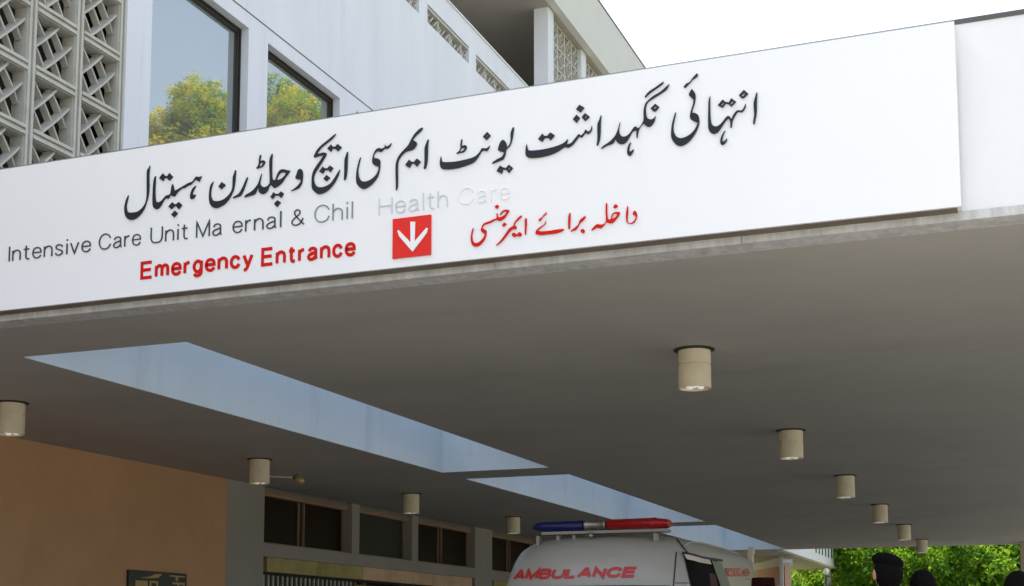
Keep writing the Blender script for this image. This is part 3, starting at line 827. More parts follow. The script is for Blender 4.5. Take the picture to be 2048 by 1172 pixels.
ARCN = [(0, .45), (.08, .62), (.25, .70), (.40, .64), (.47, .48), (.47, 0)]
FONT = {
 'I': [[(.06, 0), (.06, 1)]], 'l': [[(.05, 0), (.05, 1)]], 'i': [[(.05, 0), (.05, .7)], [(.05, .90), (.05, 1.0)]],
 'n': [[(0, 0), (0, .7)], ARCN], 'h': [[(0, 0), (0, 1)], ARCN],
 't': [[(.15, .92), (.15, .15), (.21, .02), (.36, .01)], [(0, .69), (.34, .69)]],
 'e': [[(.02, .37), (.5, .37), (.48, .55), (.38, .67), (.25, .7), (.1, .65), (.02, .5), (0, .35), (.03, .18), (.12, .05), (.27, 0), (.42, .05), (.5, .18)]],
 's': [[(.43, .55), (.36, .66), (.22, .7), (.08, .66), (.03, .55), (.08, .44), (.22, .37), (.38, .30), (.44, .18), (.38, .06), (.23, 0), (.08, .04), (.01, .16)]],
 'v': [[(0, .7), (.24, 0), (.48, .7)]],
 'C': [[(.72, .70), (.64, .88), (.50, .98), (.37, 1), (.2, .95), (.06, .78), (0, .5), (.06, .22), (.2, .05), (.37, 0), (.5, .02), (.65, .12), (.73, .32)]],
 'a': [[(.04, .52), (.1, .65), (.25, .7), (.4, .65), (.45, .54), (.45, .12), (.5, 0)], [(.45, .42), (.2, .36), (.05, .28), (0, .17), (.05, .04), (.17, 0), (.32, .04), (.45, .18)]],
 'r': [[(0, 0), (0, .7)], [(0, .45), (.08, .62), (.28, .69)]],
 'U': [[(0, 1), (0, .33), (.05, .13), (.18, .01), (.34, 0), (.50, .01), (.63, .13), (.68, .33), (.68, 1)]],
 'M': [[(0, 0), (0, 1), (.38, .05), (.76, 1), (.76, 0)]],
 '&': [[(.70, 0), (.2, .65), (.16, .8), (.2, .93), (.32, 1), (.44, .93), (.47, .8), (.4, .66), (.15, .45), (.03, .3), (.02, .15), (.12, .03), (.27, 0), (.45, .06), (.58, .22), (.64, .42)]],
 'H': [[(0, 0), (0, 1)], [(.68, 0), (.68, 1)], [(0, .52), (.68, .52)]],
 'E': [[(.62, 1), (0, 1), (0, 0), (.64, 0)], [(0, .52), (.58, .52)]],
 'm': [[(0, 0), (0, .7)], [(0, .47), (.07, .62), (.2, .7), (.32, .64), (.37, .5), (.37, 0)], [(.37, .47), (.44, .62), (.57, .7), (.69, .64), (.74, .5), (.74, 0)]],
 'g': [[(.46, .7), (.46, -.05), (.4, -.19), (.24, -.26), (.1, -.23), (.03, -.12)], [(.46, .36), (.42, .58), (.25, .7), (.08, .6), (0, .35), (.08, .1), (.25, 0), (.42, .12), (.46, .36)]],
 'c': [[(.46, .48), (.4, .63), (.25, .7), (.1, .64), (.02, .5), (0, .35), (.03, .18), (.12, .05), (.25, 0), (.4, .07), (.47, .22)]],
 'y': [[(0, .7), (.25, .02)], [(.49, .7), (.25, .02), (.15, -.19), (.01, -.25)]],
 'A': [[(0, 0), (.34, 1), (.42, 1), (.72, 0)], [(.13, .32), (.62, .32)]],
 'B': [[(0, 0), (0, 1), (.4, 1), (.55, .9), (.57, .75), (.5, .58), (.38, .53), (0, .53)], [(.38, .53), (.56, .46), (.62, .27), (.55, .08), (.4, 0), (0, 0)]],
 'L': [[(0, 1), (0, 0), (.52, 0)]], 'N': [[(0, 0), (0, 1), (.6, 0), (.6, 1)]],
}
def ribbons(text, wd, gap, shear=0.0, wide=1.0):
    """strokes of a plain sans alphabet as flat ribbons: list of (left side points, right side points)"""
    out, x = [], 0.0
    for ch in text:
        gl = FONT[ch]
        gw = max(p[0] for st in gl for p in st) * wide
        for st in gl:
            pts = [np.array([x + p[0] * wide + wd / 2, wd / 2 + p[1] * (1 - wd)]) for p in st]
            # round soft bends, keep corners, and cut long runs
            fine = [pts[0]]
            for i in range(1, len(pts)):
                a, b = pts[i - 1], pts[i]
                n = max(1, int(np.linalg.norm(b - a) / 0.16))
                p0 = pts[i - 2] if i >= 2 else None
                p3 = pts[i + 1] if i + 1 < len(pts) else None
                def soft(u, v):
                    c = np.dot(u, v) / (np.linalg.norm(u) * np.linalg.norm(v) + 1e-9)
                    return c > 0.55
                L = np.linalg.norm(b - a)
                m1 = (b - p0) / np.linalg.norm(b - p0) * L if p0 is not None and soft(a - p0, b - a) else b - a
                m2 = (p3 - a) / np.linalg.norm(p3 - a) * L if p3 is not None and soft(b - a, p3 - b) else b - a
                n = max(n, 2)
                for k in range(1, n + 1):
                    t = k / n
                    fine.append((2*t**3-3*t**2+1)*a + (t**3-2*t**2+t)*m1 + (-2*t**3+3*t**2)*b + (t**3-t**2)*m2)
            Lf, Rt = [], []
            for i, p in enumerate(fine):
                d0 = fine[i] - fine[i - 1] if i else fine[1] - fine[0]
                d1 = fine[i + 1] - fine[i] if i + 1 < len(fine) else d0
                d0, d1 = d0 / (np.linalg.norm(d0) + 1e-9), d1 / (np.linalg.norm(d1) + 1e-9)
                dm = d0 + d1
                dm = dm / (np.linalg.norm(dm) + 1e-9)
                nn = np.array([-dm[1], dm[0]])
                k = wd / 2 / max(0.42, abs(np.dot(nn, np.array([-d1[1], d1[0]]))))
                Lf.append(p + nn * k)
                Rt.append(p - nn * k)
            if shear:
                Lf = [np.array([q[0] + q[1] * shear, q[1]]) for q in Lf]
                Rt = [np.array([q[0] + q[1] * shear, q[1]]) for q in Rt]
            out.append((Lf, Rt))
        x += gw + wd + gap
    us = [q[0] for r in out for side in r for q in side]
    u0, u1 = min(us), max(us)
    return [([(q[0] - u0) / (u1 - u0) for q in a], [q[1] for q in a], [(q[0] - u0) / (u1 - u0) for q in b], [q[1] for q in b]) for a, b in out]

def word(name, s, p0, p1, cap_px, m, wd=0.076, depth=0.006, gap=0.15):
    A, B = on_y(*p0, YP), on_y(*p1, YP)
    z = (A.z + B.z) / 2
    ca = on_y(p0[0], p0[1] - cap_px, YP).z - A.z
    q = MB()
    for si, (lu, lv, ru, rv) in enumerate(ribbons(s, wd, gap)):
        y = YP - depth - 0.0003 * (si % 5)
        n = len(lu)
        vs_ = []
        for yy in (y, YP - 0.001):
            vs_ += [(A.x + (B.x - A.x) * u, yy, z + v * ca) for u, v in zip(lu, lv)]
            vs_ += [(A.x + (B.x - A.x) * u, yy, z + v * ca) for u, v in zip(ru, rv)]
        fs = []
        for i in range(n - 1):
            fs += [(i, i + 1, n + i + 1, n + i), (i + 1, i, 2 * n + i, 2 * n + i + 1), (n + i, n + i + 1, 3 * n + i + 1, 3 * n + i)]
        fs += [(0, n, 3 * n, 2 * n), (n - 1, 3 * n - 1, 4 * n - 1, 2 * n - 1)]
        q.add(vs_, fs)
    return q.build(name, m, sb)

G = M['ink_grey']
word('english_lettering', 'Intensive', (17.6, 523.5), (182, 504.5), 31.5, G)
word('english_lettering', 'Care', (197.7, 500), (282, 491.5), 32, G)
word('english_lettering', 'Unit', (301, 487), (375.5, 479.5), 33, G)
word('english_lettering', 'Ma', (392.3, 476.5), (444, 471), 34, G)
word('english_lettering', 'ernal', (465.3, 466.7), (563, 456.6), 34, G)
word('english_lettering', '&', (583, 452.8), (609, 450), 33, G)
word('english_lettering', 'Chil', (629, 445.5), (706, 439), 35, M['ink_glare'], 0.06)
word('english_lettering', 'Health', (757.8, 431.7), (896, 414.5), 35, M['ink_strong_glare'], 0.06)
word('english_lettering', 'Care', (917.7, 409.8), (1021, 399.5), 34, M['sign'], 0.06, 0.006)  # letters lost in glare, so painted in the sign's white
word('red_english_lettering', 'Emergency', (281, 560.5), (506.5, 533.5), 36, RED, 0.172, gap=0.13, depth=0.005)
word('red_english_lettering', 'Entrance', (522.6, 533), (711.7, 512.5), 37, RED, 0.172, gap=0.13, depth=0.005)

# ---------------------------------------------------------------- notice board, security camera
nb = empty('notice_board', (XW, 16.5, 1.7), 'small dark notice board with gold pictograms on the terracotta wall', 'sign')
MB().box(XW + 0.002, XW + 0.05, 15.83, 17.22, 1.35, 2.19).build('board', M['board'], nb, bevel=0.006)
gd = MB()
def gbox(y0, y1, z0, z1): gd.box(XW + 0.0502, XW + 0.056, y0, y1, z0, z1)
gd.add([(XW + 0.056, 16.05, 2.085), (XW + 0.056, 16.30, 2.11), (XW + 0.056, 16.42, 2.15), (XW + 0.056, 16.60, 2.155), (XW + 0.056, 16.50, 2.10), (XW + 0.056, 16.30, 2.085)], [(0, 1, 2, 3, 4, 5)])
gbox(16.78, 17.16, 2.13, 2.15); gbox(16.93, 16.99, 2.07, 2.13)
gbox(15.97, 16.25, 1.88, 2.045); gbox(16.30, 16.34, 1.86, 2.05); gbox(16.34, 16.46, 2.02, 2.05); gbox(16.46, 16.50, 1.86, 2.05)
gbox(16.85, 17.16, 2.02, 2.05); gbox(16.98, 17.02, 1.86, 2.02); gbox(17.12, 17.16, 1.86, 2.02); gbox(16.76, 16.80, 1.86, 1.98)
gbox(16.0, 16.5, 1.62, 1.66); gbox(16.7, 17.1, 1.62, 1.66); gbox(16.0, 17.1, 1.5, 1.53)
gd.build('pictogram', M['gold'], nb)

cc = empty('security_camera', (-10.62, 18.1, ZK), 'small brass security camera on a thin arm under the canopy ceiling beside the clerestory windows', 'camera')
p0, p1 = on_z(520, 951, 3.71), on_z(592, 953, 3.69)
p0 = on_y(535, 953, 17.9); p1 = on_y(590, 955, 17.9)
MB().tube([(p0.x, 17.9, ZK - 0.001), (p0.x, 17.9, p0.z), (p1.x, 17.9, p1.z)], 0.017, 8).build('arm', M['white_metal'], cc, smooth=True)
MB().tube([(p1.x - 0.02, 17.9, p1.z), (p1.x + 0.03, 17.9, p1.z)], 0.028, 10).build('joint', M['rubber'], cc, smooth=True)
MB().tube([(p1.x + 0.02, 17.9, p1.z + 0.02), (p1.x + 0.07, 17.88, p1.z - 0.02), (p1.x + 0.15, 17.85, p1.z - 0.08)], [0.035, 0.045, 0.05], 12).build('body', M['brass'], cc, smooth=True)

# ---------------------------------------------------------------- ambulance
VX0, VX1 = -4.18, -2.55        # sides
VC, VW = (VX0 + VX1) / 2, (VX1 - VX0) / 2
VY = 9.86                      # nose
amb = empty('ambulance', (VC, VY + 2.1, 0), 'white ambulance van with a blue and red roof beacon bar parked under the canopy', 'ambulance')
# stations: distance behind the nose, roof height, half width
# (distance, top, half width factor, shoulder, roundness)
ST = [(0.0, 0.80, 0.86, .62, 3), (0.05, 0.95, 0.93, .75, 3), (0.16, 1.10, 0.97, .9, 3), (0.24, 1.22, 0.985, 1.05, 3), (0.36, 1.46, 0.99, 1.25, 3), (0.45, 1.62, 0.99, 1.38, 3),
      (0.475, 1.665, 0.99, 1.43, 3), (0.50, 1.77, 0.99, 1.50, 2.9), (0.53, 1.87, 0.99, 1.56, 2.8), (0.57, 1.945, 0.99, 1.60, 2.7), (0.63, 2.005, 0.99, 1.66, 2.6), (0.72, 2.05, 0.995, 1.74, 2.6),
      (0.85, 2.085, 0.995, 1.84, 2.6), (1.05, 2.10, 1.0, 1.90, 2.7), (1.5, 2.11, 1.0, 1.93, 2.8), (2.2, 2.11, 1.0, 1.94, 2.8), (3.0, 2.10, 1.0, 1.94, 2.8),
      (3.35, 2.08, 0.995, 1.92, 2.8), (3.47, 2.02, 0.985, 1.85, 2.6), (3.52, 1.88, 0.97, 1.70, 2.5)]
NP = 48
ZB = 0.32
def ring(sy, zt, wf, zsh, ex):
    out = []
    hw = VW * wf
    q = NP // 2
    side = []
    for i in range(q + 1):
        u = i / q
        if u < 0.4:
            zz = ZB + (zsh - ZB) * u / 0.4
            xx = hw * (1 - 0.05 * max(0.0, (0.5 - zz) / 0.2) ** 2)
        else:
            t = (u - 0.4) / 0.6 * math.pi / 2
            xx = hw * math.cos(t) ** (2 / ex)
            zz = zsh + (zt - zsh) * math.sin(t) ** (2 / ex)
        if zz > 1.0: xx *= 1 - 0.035 * (zz - 1.0)
        side.append((xx, zz))
    for xx, zz in side + [(-a, b) for a, b in side[:-1][::-1]]:
        yy = sy + 0.30 * (abs(xx) / VW) ** 2.6 * max(0.0, 1 - sy / 1.4)
        out.append((VC + xx, VY + yy, zz))
    return out
v_, f_ = [], []
for s_ in ST: v_ += ring(*s_)
for i in range(len(ST) - 1):
    for k in range(NP):
        a = i * (NP + 1) + k
        f_.append((a, a + 1, a + NP + 2, a + NP + 1))
f_.append(tuple(range(NP + 1)))
f_.append(tuple((len(ST) - 1) * (NP + 1) + k for k in range(NP + 1))[::-1])
for i in range(len(ST) - 1):
    a, b_ = i * (NP + 1), (i + 1) * (NP + 1)
    f_.append((a, b_, b_ + NP, a + NP))
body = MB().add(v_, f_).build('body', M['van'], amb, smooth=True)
bvh = BVHTree.FromPolygons([Vector(p) for p in v_], f_)

def stick(name, m, pts_fn, nu, nv, direction, start, off, parent=amb, thick=0.0):
    """a patch lying on the van's skin: pts_fn(u, v) -> two coordinates across the ray direction"""
    q = MB()
    vs_ = []
    ok = True
    for j in range(nv + 1):
        for i in range(nu + 1):
            a, b_ = pts_fn(i / nu, j / nv)
            if direction == 'y':
                o_, d_ = Vector((a, start, b_)), Vector((0, 1, 0))
            else:
                o_, d_ = Vector((start, a, b_)), Vector((-1, 0, 0))
            h, nrm, _, _ = bvh.ray_cast(o_, d_)
            if h is None: h, nrm, _, _ = bvh.find_nearest(o_ + d_ * 1.0)
            if nrm.dot(d_) > 0: nrm = -nrm
            vs_.append(h + nrm * off)
    fs = [(j * (nu + 1) + i, j * (nu + 1) + i + 1, (j + 1) * (nu + 1) + i + 1, (j + 1) * (nu + 1) + i) for j in range(nv) for i in range(nu)]
    q.add(vs_, fs)
    return q.build(name, m, parent, smooth=True)
# windscreen
stick('windscreen', M['black_glass'], lambda u, v: (VC + (u - 0.5) * 2 * (0.66 - 0.07 * v) , 1.17 + v * (1.635 - 1.17)), 24, 10, 'y', VY - 2, 0.006)
stick('windscreen_seal', M['rubber'], lambda u, v: (VC + (u - 0.5) * 2 * 0.66, 1.632 + v * 0.018), 24, 1, 'y', VY - 2, 0.009)
# front lettering on the forehead
A = on_y(1024, 1161, VY + 0.6); B = on_y(1278, 1156, VY + 0.6); T = on_y(1278, 1134, VY + 0.6)
q = MB()
for si, (lu, lv, ru, rv) in enumerate(ribbons('AMBULANCE', 0.27, 0.05, 0.24, 1.3)):
    vs_ = []
    for uu, ww in ((lu, lv), (ru, rv)):
        for u, v in zip(uu, ww):
            xx = A.x + (B.x - A.x) * u
            zz = A.z + (B.z - A.z) * u + v * (T.z - B.z)
            h, nrm, _, _ = bvh.ray_cast(Vector((xx, VY - 2, zz)), Vector((0, 1, 0)))
            if h is None: h, nrm, _, _ = bvh.find_nearest(Vector((xx, VY + 0.7, zz)))
            if nrm.y > 0: nrm = -nrm
            vs_.append(h + nrm * (0.005 + 0.0004 * (si % 4)))
    n = len(lu)
    q.add(vs_, [(i, i + 1, n + i + 1, n + i) for i in range(n - 1)])
q.build('ambulance_lettering', M['van_red'], amb)
cam_o = Vector((0, 0, ZC))
def skin_hit(x_, y_):
    d_ = Vector(_ray(x_, y_)).normalized()
    h, nrm, _, _ = bvh.ray_cast(cam_o, d_)
    if h is None:
        h, nrm, _, _ = bvh.find_nearest(cam_o + d_ * 11.5)
    if nrm.dot(d_) > 0: nrm = -nrm
    return h, nrm
def patch(name, m, c4, nu, nv, off, parent=None):
    vs_ = []
    for j in range(nv + 1):
        for i in range(nu + 1):
            u, v = i / nu, j / nv
            x_ = (c4[0][0] * (1 - u) + c4[1][0] * u) * (1 - v) + (c4[3][0] * (1 - u) + c4[2][0] * u) * v
            y_ = (c4[0][1] * (1 - u) + c4[1][1] * u) * (1 - v) + (c4[3][1] * (1 - u) + c4[2][1] * u) * v
            h, nrm = skin_hit(x_, y_)
            vs_.append(h + nrm * off)
    return MB().add(vs_, [(j * (nu + 1) + i, j * (nu + 1) + i + 1, (j + 1) * (nu + 1) + i + 1, (j + 1) * (nu + 1) + i) for j in range(nv) for i in range(nu)]).build(name, m, parent or amb, smooth=True)
# side: cab door window, sliding window with visor, seams and sticker
patch('side_window', M['hair'], [(1391, 1215), (1470, 1215), (1432, 1120), (1366, 1110)], 12, 10, 0.008)  # black patch stands for the unlit cab inside the open window
patch('seat', M['cloth_red'], [(1424, 1215), (1444, 1215), (1428, 1148), (1416, 1146)], 3, 5, 0.010)
patch('window_frame', M['visor'], [(1452, 1215), (1474, 1215), (1440, 1126), (1420, 1121)], 5, 8, 0.016)
patch('rain_visor', M['beige'], [(1370, 1121), (1418, 1129), (1414, 1118), (1365, 1111)], 10, 3, 0.022)
patch('window_gutter', M['rubber'], [(1361, 1111), (1440, 1124), (1439, 1119), (1360, 1107)], 12, 2, 0.026)
patch('door_seam', M['rubber'], [(1344, 1190), (1346.5, 1190), (1353.5, 1105), (1351, 1105)], 1, 10, 0.005)
patch('door_seam', M['rubber'], [(1350, 1167), (1384, 1167), (1384, 1165.4), (1350, 1165.4)], 6, 1, 0.005)
patch('roof_seam', M['rubber'], [(1350, 1077), (1374, 1107), (1376, 1106), (1353, 1076)], 6, 1, 0.005)
st_ = patch('red_sticker', M['van_red'], [(1455, 1153), (1482, 1153), (1480, 1136), (1449, 1136)], 8, 4, 0.006)
for k, (a, b_, c, d) in enumerate([(1456, 1459, 1142, 1148), (1456, 1463, 1147, 1149), (1461, 1463, 1139, 1148), (1467, 1469, 1139, 1147), (1467, 1472, 1146, 1148), (1471, 1473, 1140, 1147), (1475, 1479, 1140, 1142), (1475, 1477, 1141, 1148), (1477, 1480, 1146, 1148)]):
    patch('sticker_mark', M['van'], [(a, d), (b_, d), (b_, c), (a, c)], 1, 1, 0.009 + 0.0004 * k, st_)
em = MB()
ec = (1491, 1145)
rv = []
for rr in (8.0, 6.0):
    for k in range(16):
        h, nrm = skin_hit(ec[0] + rr * 0.85 * math.cos(2 * math.pi * k / 16), ec[1] + rr * math.sin(2 * math.pi * k / 16))
        rv.append(h + nrm * 0.007)
em.add(rv, [(k, (k + 1) % 16, 16 + (k + 1) % 16, 16 + k) for k in range(16)])
for (ax, ay, wx_, wy_, o_) in ((-3, -4, 2, 8, .008), (1, -4, 2, 7, .0084), (-4, -1, 8, 2, .0088)):
    qd = []
    for px, py in ((ax, ay), (ax + wx_, ay), (ax + wx_, ay + wy_), (ax, ay + wy_)):
        h, nrm = skin_hit(ec[0] + px, ec[1] + py)
        qd.append(h + nrm * o_)
    em.add(qd, [(0, 1, 2, 3)])
em.build('emblem', M['van_red'], amb)
patch('small_mark', M['van_red'], [(1491, 1159), (1499, 1159), (1499, 1157), (1491, 1157)], 2, 1, 0.006)
# roof gutter line
gp = []
for k in range(13):
    yy = VY + 0.95 + k * 0.2
    h, nrm, _, _ = bvh.ray_cast(Vector((VX1 - 0.12, yy, 3)), Vector((0, 0, -1)))
    gp.append(h + Vector((0.003, 0, 0.004)))
MB().tube(gp, 0.008, 6).build('roof_gutter', M['van'], amb, smooth=True)
# rear hinge and strut fitting
hp = on_x(1500, 1106, VX1 - 0.06)
MB().box(hp.x - 0.02, hp.x + 0.03, hp.y - 0.04, hp.y + 0.04, hp.z - 0.10, hp.z + 0.03).box(hp.x - 0.01, hp.x + 0.045, hp.y - 0.02, hp.y + 0.02, hp.z - 0.02, hp.z + 0.06).build('rear_hinge', M['beige'], amb, bevel=0.006)
rb = on_x(1437, 1097, VX1 - 0.20)
MB().box(rb.x - 0.05, rb.x + 0.03, rb.y - 0.18, rb.y + 0.10, rb.z - 0.03, rb.z + 0.012).build('roof_vent', M['rubber'], amb, bevel=0.008)
# bumper, wheels, headlights, mirror, plate
MB().box(VX0 + 0.10, VX1 - 0.10, VY - 0.06, VY + 0.20, 0.34, 0.60).build('bumper', M['rubber'], amb, bevel=0.04)
for sx in (-1, 1):
    MB().ellipsoid((VC + sx * 0.60, VY + 0.07, 0.80), (0.13, 0.07, 0.11), 16, 10).build('headlight', M['chrome'], amb, smooth=True)
    mr = MB().box(VC + sx * 0.80 - 0.02, VC + sx * 0.80 + 0.02, VY + 0.40, VY + 0.44, 1.12, 1.16)
    mr.box(VC + sx * 0.92 - 0.09, VC + sx * 0.92 + 0.09, VY + 0.36, VY + 0.42, 1.10, 1.34)
    mr.build('wing_mirror', M['rubber'], amb, bevel=0.012)
    for yy in (0.75, 2.85):
        wx = VC + sx * (VW - 0.12)
        wh = MB().tube([(wx - 0.10, VY + yy, 0.30), (wx - 0.085, VY + yy, 0.30), (wx + 0.085, VY + yy, 0.30), (wx + 0.10, VY + yy, 0.30)], [0.25, 0.30, 0.30, 0.25], 28).build('wheel', M['tyre'], amb)
        MB().tube([(wx + sx * 0.08, VY + yy, 0.30), (wx + sx * 0.105, VY + yy, 0.30)], [0.18, 0.15], 20).build('rim', M['steel'], wh)
MB().box(VC - 0.25, VC + 0.25, VY - 0.075, VY - 0.061, 0.42, 0.54).build('number_plate', M['globe'], amb)
# beacon bar across the roof
YB = VY + 0.80
def bx_(px, py): return on_y(px, py, YB)
zb_ = (bx_(1068, 1053).z + bx_(1340, 1049).z) / 2
def bar_seg(name, pa, pb, m, prof):
    xa_, xb_ = bx_(pa, 1051).x, bx_(pb, 1051).x
    q = MB()
    vs_, fs = [], []
    n = 20
    for (t, s_) in prof:
        xx = xa_ + (xb_ - xa_) * t
        for k in range(n):
            a = 2 * math.pi * k / n
            c, sn = math.cos(a), math.sin(a)
            vs_.append((xx, YB + 0.11 * s_ * math.copysign(abs(c) ** 0.7, c), zb_ + 0.045 * s_ * math.copysign(abs(sn) ** 0.7, sn)))
    for i in range(len(prof) - 1):
        for k in range(n):
            k2 = (k + 1) % n
            fs.append((i * n + k, i * n + k2, (i + 1) * n + k2, (i + 1) * n + k))
    fs.append(tuple(range(n))[::-1]); fs.append(tuple((len(prof) - 1) * n + k for k in range(n)))
    q.add(vs_, fs)
    return q.build(name, m, lb, smooth=False)
lb = MB().box(bx_(1085, 1).x, bx_(1325, 1).x, YB - 0.07, YB + 0.07, zb_ - 0.070, zb_ - 0.044).build('beacon_bar', M['greydark'], amb, bevel=0.006)
for o in (bar_seg('blue_lens', 1068, 1173, M['blue_lens'], [(0, 0.45), (0.02, 0.6), (0.12, 0.86), (0.25, 0.95), (0.99, 1.0), (1, 0.9)]),
          bar_seg('centre_section', 1174, 1218, M['chrome'], [(0, 0.95), (0.05, 1.05), (0.12, 1.0), (0.5, 0.98), (0.88, 1.0), (0.95, 1.1), (1, 0.95)]),
          bar_seg('red_lens', 1219, 1340, M['red_lens'], [(0, 0.9), (0.01, 1.0), (0.72, 1.06), (0.78, 1.12), (0.80, 1.0), (0.95, 0.82), (1, 0.6)])):
    for p in o.data.polygons: p.use_smooth = len(p.vertices) == 4
for px in (1078, 1118, 1150, 1312):
    p = bx_(px, 1075)
    h, _, _, _ = bvh.ray_cast(Vector((p.x, YB, 4)), Vector((0, 0, -1)))
    MB().box(p.x - 0.012, p.x + 0.016, YB - 0.04, YB + 0.04, h.z - 0.01, zb_ - 0.075).build('bar_foot', M['greydark'], amb, bevel=0.003)
p = on_y(1182, 1071, YB - 0.1)
MB().ellipsoid((p.x, YB - 0.1, p.z), (0.026, 0.03, 0.024), 14, 8).build('front_lamp', M['chrome'], amb, smooth=True)

# ---------------------------------------------------------------- far walkway canopy, kiosk, lamp
fc = empty('walkway_canopy', (-8.5, 45, 0), 'low white walkway canopy with a slatted fascia beyond the far end of the entrance canopy', 'canopy')
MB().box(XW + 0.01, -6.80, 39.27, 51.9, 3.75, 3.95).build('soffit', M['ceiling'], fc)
MB().box(-6.99, -6.78, 39.27, 51.95, 3.745, 4.95).build('fascia', M['fascia'], fc)
for k in range(9):
    y = 45.4 + 0.72 * k
    MB().box(-6.779, -6.765, y, y + 0.22, 4.02, 4.85).build('slat', M['coping'], fc)
MB().box(-7.3, -7.05, 50.9, 51.2, 0.005, 3.749).build('column', M['wall'], fc)

kw = empty('guard_kiosk', (-8.6, 43.2, 0), 'small salmon coloured guard kiosk with a white top beam behind the ambulance', 'kiosk')
A, B = Vector((-9.5, 46.4, 0)), Vector((-7.2, 41.9, 0))
d = (B - A).normalized(); n_ = Vector((d.y, -d.x, 0))
def slab(q, a, b_, th, z0, z1, mi=0, off=0.0):
    a, b_ = a + n_ * off, b_ + n_ * off
    c4 = [a, b_, b_ - n_ * th, a - n_ * th]
    q.add([(p.x, p.y, z0) for p in c4] + [(p.x, p.y, z1) for p in c4], [(0, 3, 2, 1), (4, 5, 6, 7), (0, 1, 5, 4), (1, 2, 6, 5), (2, 3, 7, 6), (3, 0, 4, 7)], mi)
    return q
slab(MB(), A, B, 0.2, 0.005, 3.43).build('wall', M['salmon'], kw)
slab(MB(), A - d * 0.2, B + d * 0.02, 0.3, 3.431, 3.62, 0, 0.06).build('top_beam', M['white_metal'], kw)
pb = B + d * 0.05 + n_ * 0.12
MB().box(pb.x - 0.05, pb.x + 0.05, pb.y - 0.05, pb.y + 0.05, 0.005, 3.7).box(pb.x - 0.05, pb.x + 0.32, pb.y - 0.02, pb.y + 0.02, 3.44, 3.49).build('corner_post', M['white_metal'], kw)
pw = B - d * 0.35 + n_ * 0.03
MB().box(pw.x - 0.12, pw.x + 0.12, pw.y - 0.08, pw.y + 0.02, 2.2, 2.85).build('wall_box', M['fascia'], kw, bevel=0.01)

gl = on_y(1652, 1143, 48.0)
lp = empty('garden_lamp', (gl.x, 48, 0), 'round white globe lamp on a post in front of the green trees', 'lamp')
MB().tube([(gl.x, 48, 0), (gl.x, 48, gl.z - 0.12)], [0.06, 0.035], 10).build('post', M['coping'], lp, smooth=True)
MB().ellipsoid((gl.x, 48, gl.z), (0.12, 0.12, 0.12), 16, 10).build('globe', M['globe'], lp, smooth=True)

# ---------------------------------------------------------------- trees
def tree(name, label, base, height, lobes, mats, weights, leaf, n_leaf, seed, trunk_r=0.3, group='trees beyond the canopy'):
    """lobes: list of (dx, dy, z, rx, ry, rz); leaf-sized faces fill each lobe, thicker near its skin"""
    rg = np.random.default_rng(seed)
    root = empty(name, (base[0], base[1], 0), label, 'tree', group)
    t = MB()
    bx0 = Vector((base[0], base[1], 0))
    top = bx0 + Vector((0, 0, height * 0.55))
    t.tube([bx0 - Vector((0, 0, 0.2)), bx0 + Vector((0.05, 0, 0.6)), bx0 + Vector((0.1, 0.1, height * 0.25)), top], [trunk_r * 1.5, trunk_r, trunk_r * 0.8, trunk_r * 0.35], 10)
    for lb_ in lobes:
        e = bx0 + Vector((lb_[0], lb_[1], lb_[2]))
        s0 = bx0 + Vector((0.08, 0.08, height * 0.22 + 0.3 * rg.random()))
        mid = (s0 + e) / 2 + Vector((rg.normal() * .3, rg.normal() * .3, 0.3))
        t.tube([s0, mid, e], [trunk_r * 0.5, trunk_r * 0.3, trunk_r * 0.1], 6)
    t.build('trunk', M['bark'], root, smooth=True)
    vol = np.array([(l[3] * l[4] * l[5]) ** (2 / 3) / ((l[6] / leaf) ** 2 if len(l) > 6 else 1.0) for l in lobes])
    leaf0 = leaf
    V, Fm = [], []
    for li, l in enumerate(lobes):
        n = int(n_leaf * vol[li] / vol.sum())
        leaf = l[6] if len(l) > 6 else leaf0
        # clumps
        nc = max(6, n // 38)
        d = rg.normal(size=(nc, 3)); d /= np.linalg.norm(d, axis=1)[:, None]
        rad = 0.55 + 0.45 * rg.random(nc) ** 0.5
        rad += rg.normal(size=nc) * 0.06
        cc_ = d * rad[:, None] * np.array(l[3:6]) + np.array(l[0:3])
        cm = rg.choice(len(mats), size=nc, p=weights)
        ci = rg.integers(0, nc, n)
        cs = 0.16 * (l[3] + l[4] + l[5]) / 3 + leaf * 0.5
        p = cc_[ci] + rg.normal(size=(n, 3)) * cs * 0.6
        nn = d[ci] * 0.6 + rg.normal(size=(n, 3)) * 0.7 + np.array([0, 0, 0.35])
        nn /= np.linalg.norm(nn, axis=1)[:, None]
        a = np.cross(nn, rg.normal(size=(n, 3))); a /= np.linalg.norm(a, axis=1)[:, None]
        b_ = np.cross(nn, a)
        sz = leaf * (0.6 + 0.8 * rg.random(n))[:, None]
        q = np.stack([p - a * sz * 0.9, p + b_ * sz * 0.42, p + a * sz * 0.9, p - b_ * sz * 0.42], 1)
        V.append(q.reshape(-1, 3)); Fm.append(cm[ci])
    V = np.concatenate(V); Fm = np.concatenate(Fm)
    nf = len(Fm)
    me = bpy.data.meshes.new('crown')
    me.vertices.add(len(V)); me.vertices.foreach_set('co', V.astype(np.float32).ravel())
    me.loops.add(nf * 4); me.loops.foreach_set('vertex_index', np.arange(nf * 4, dtype=np.int32))
    me.polygons.add(nf); me.polygons.foreach_set('loop_start', np.arange(0, nf * 4, 4, dtype=np.int32))
    me.polygons.foreach_set('material_index', Fm.astype(np.int32))
    for m in mats: me.materials.append(m)
    me.update(calc_edges=True); me.validate()
    o = bpy.data.objects.new('crown', me); C.objects.link(o); o.parent = root
    return root

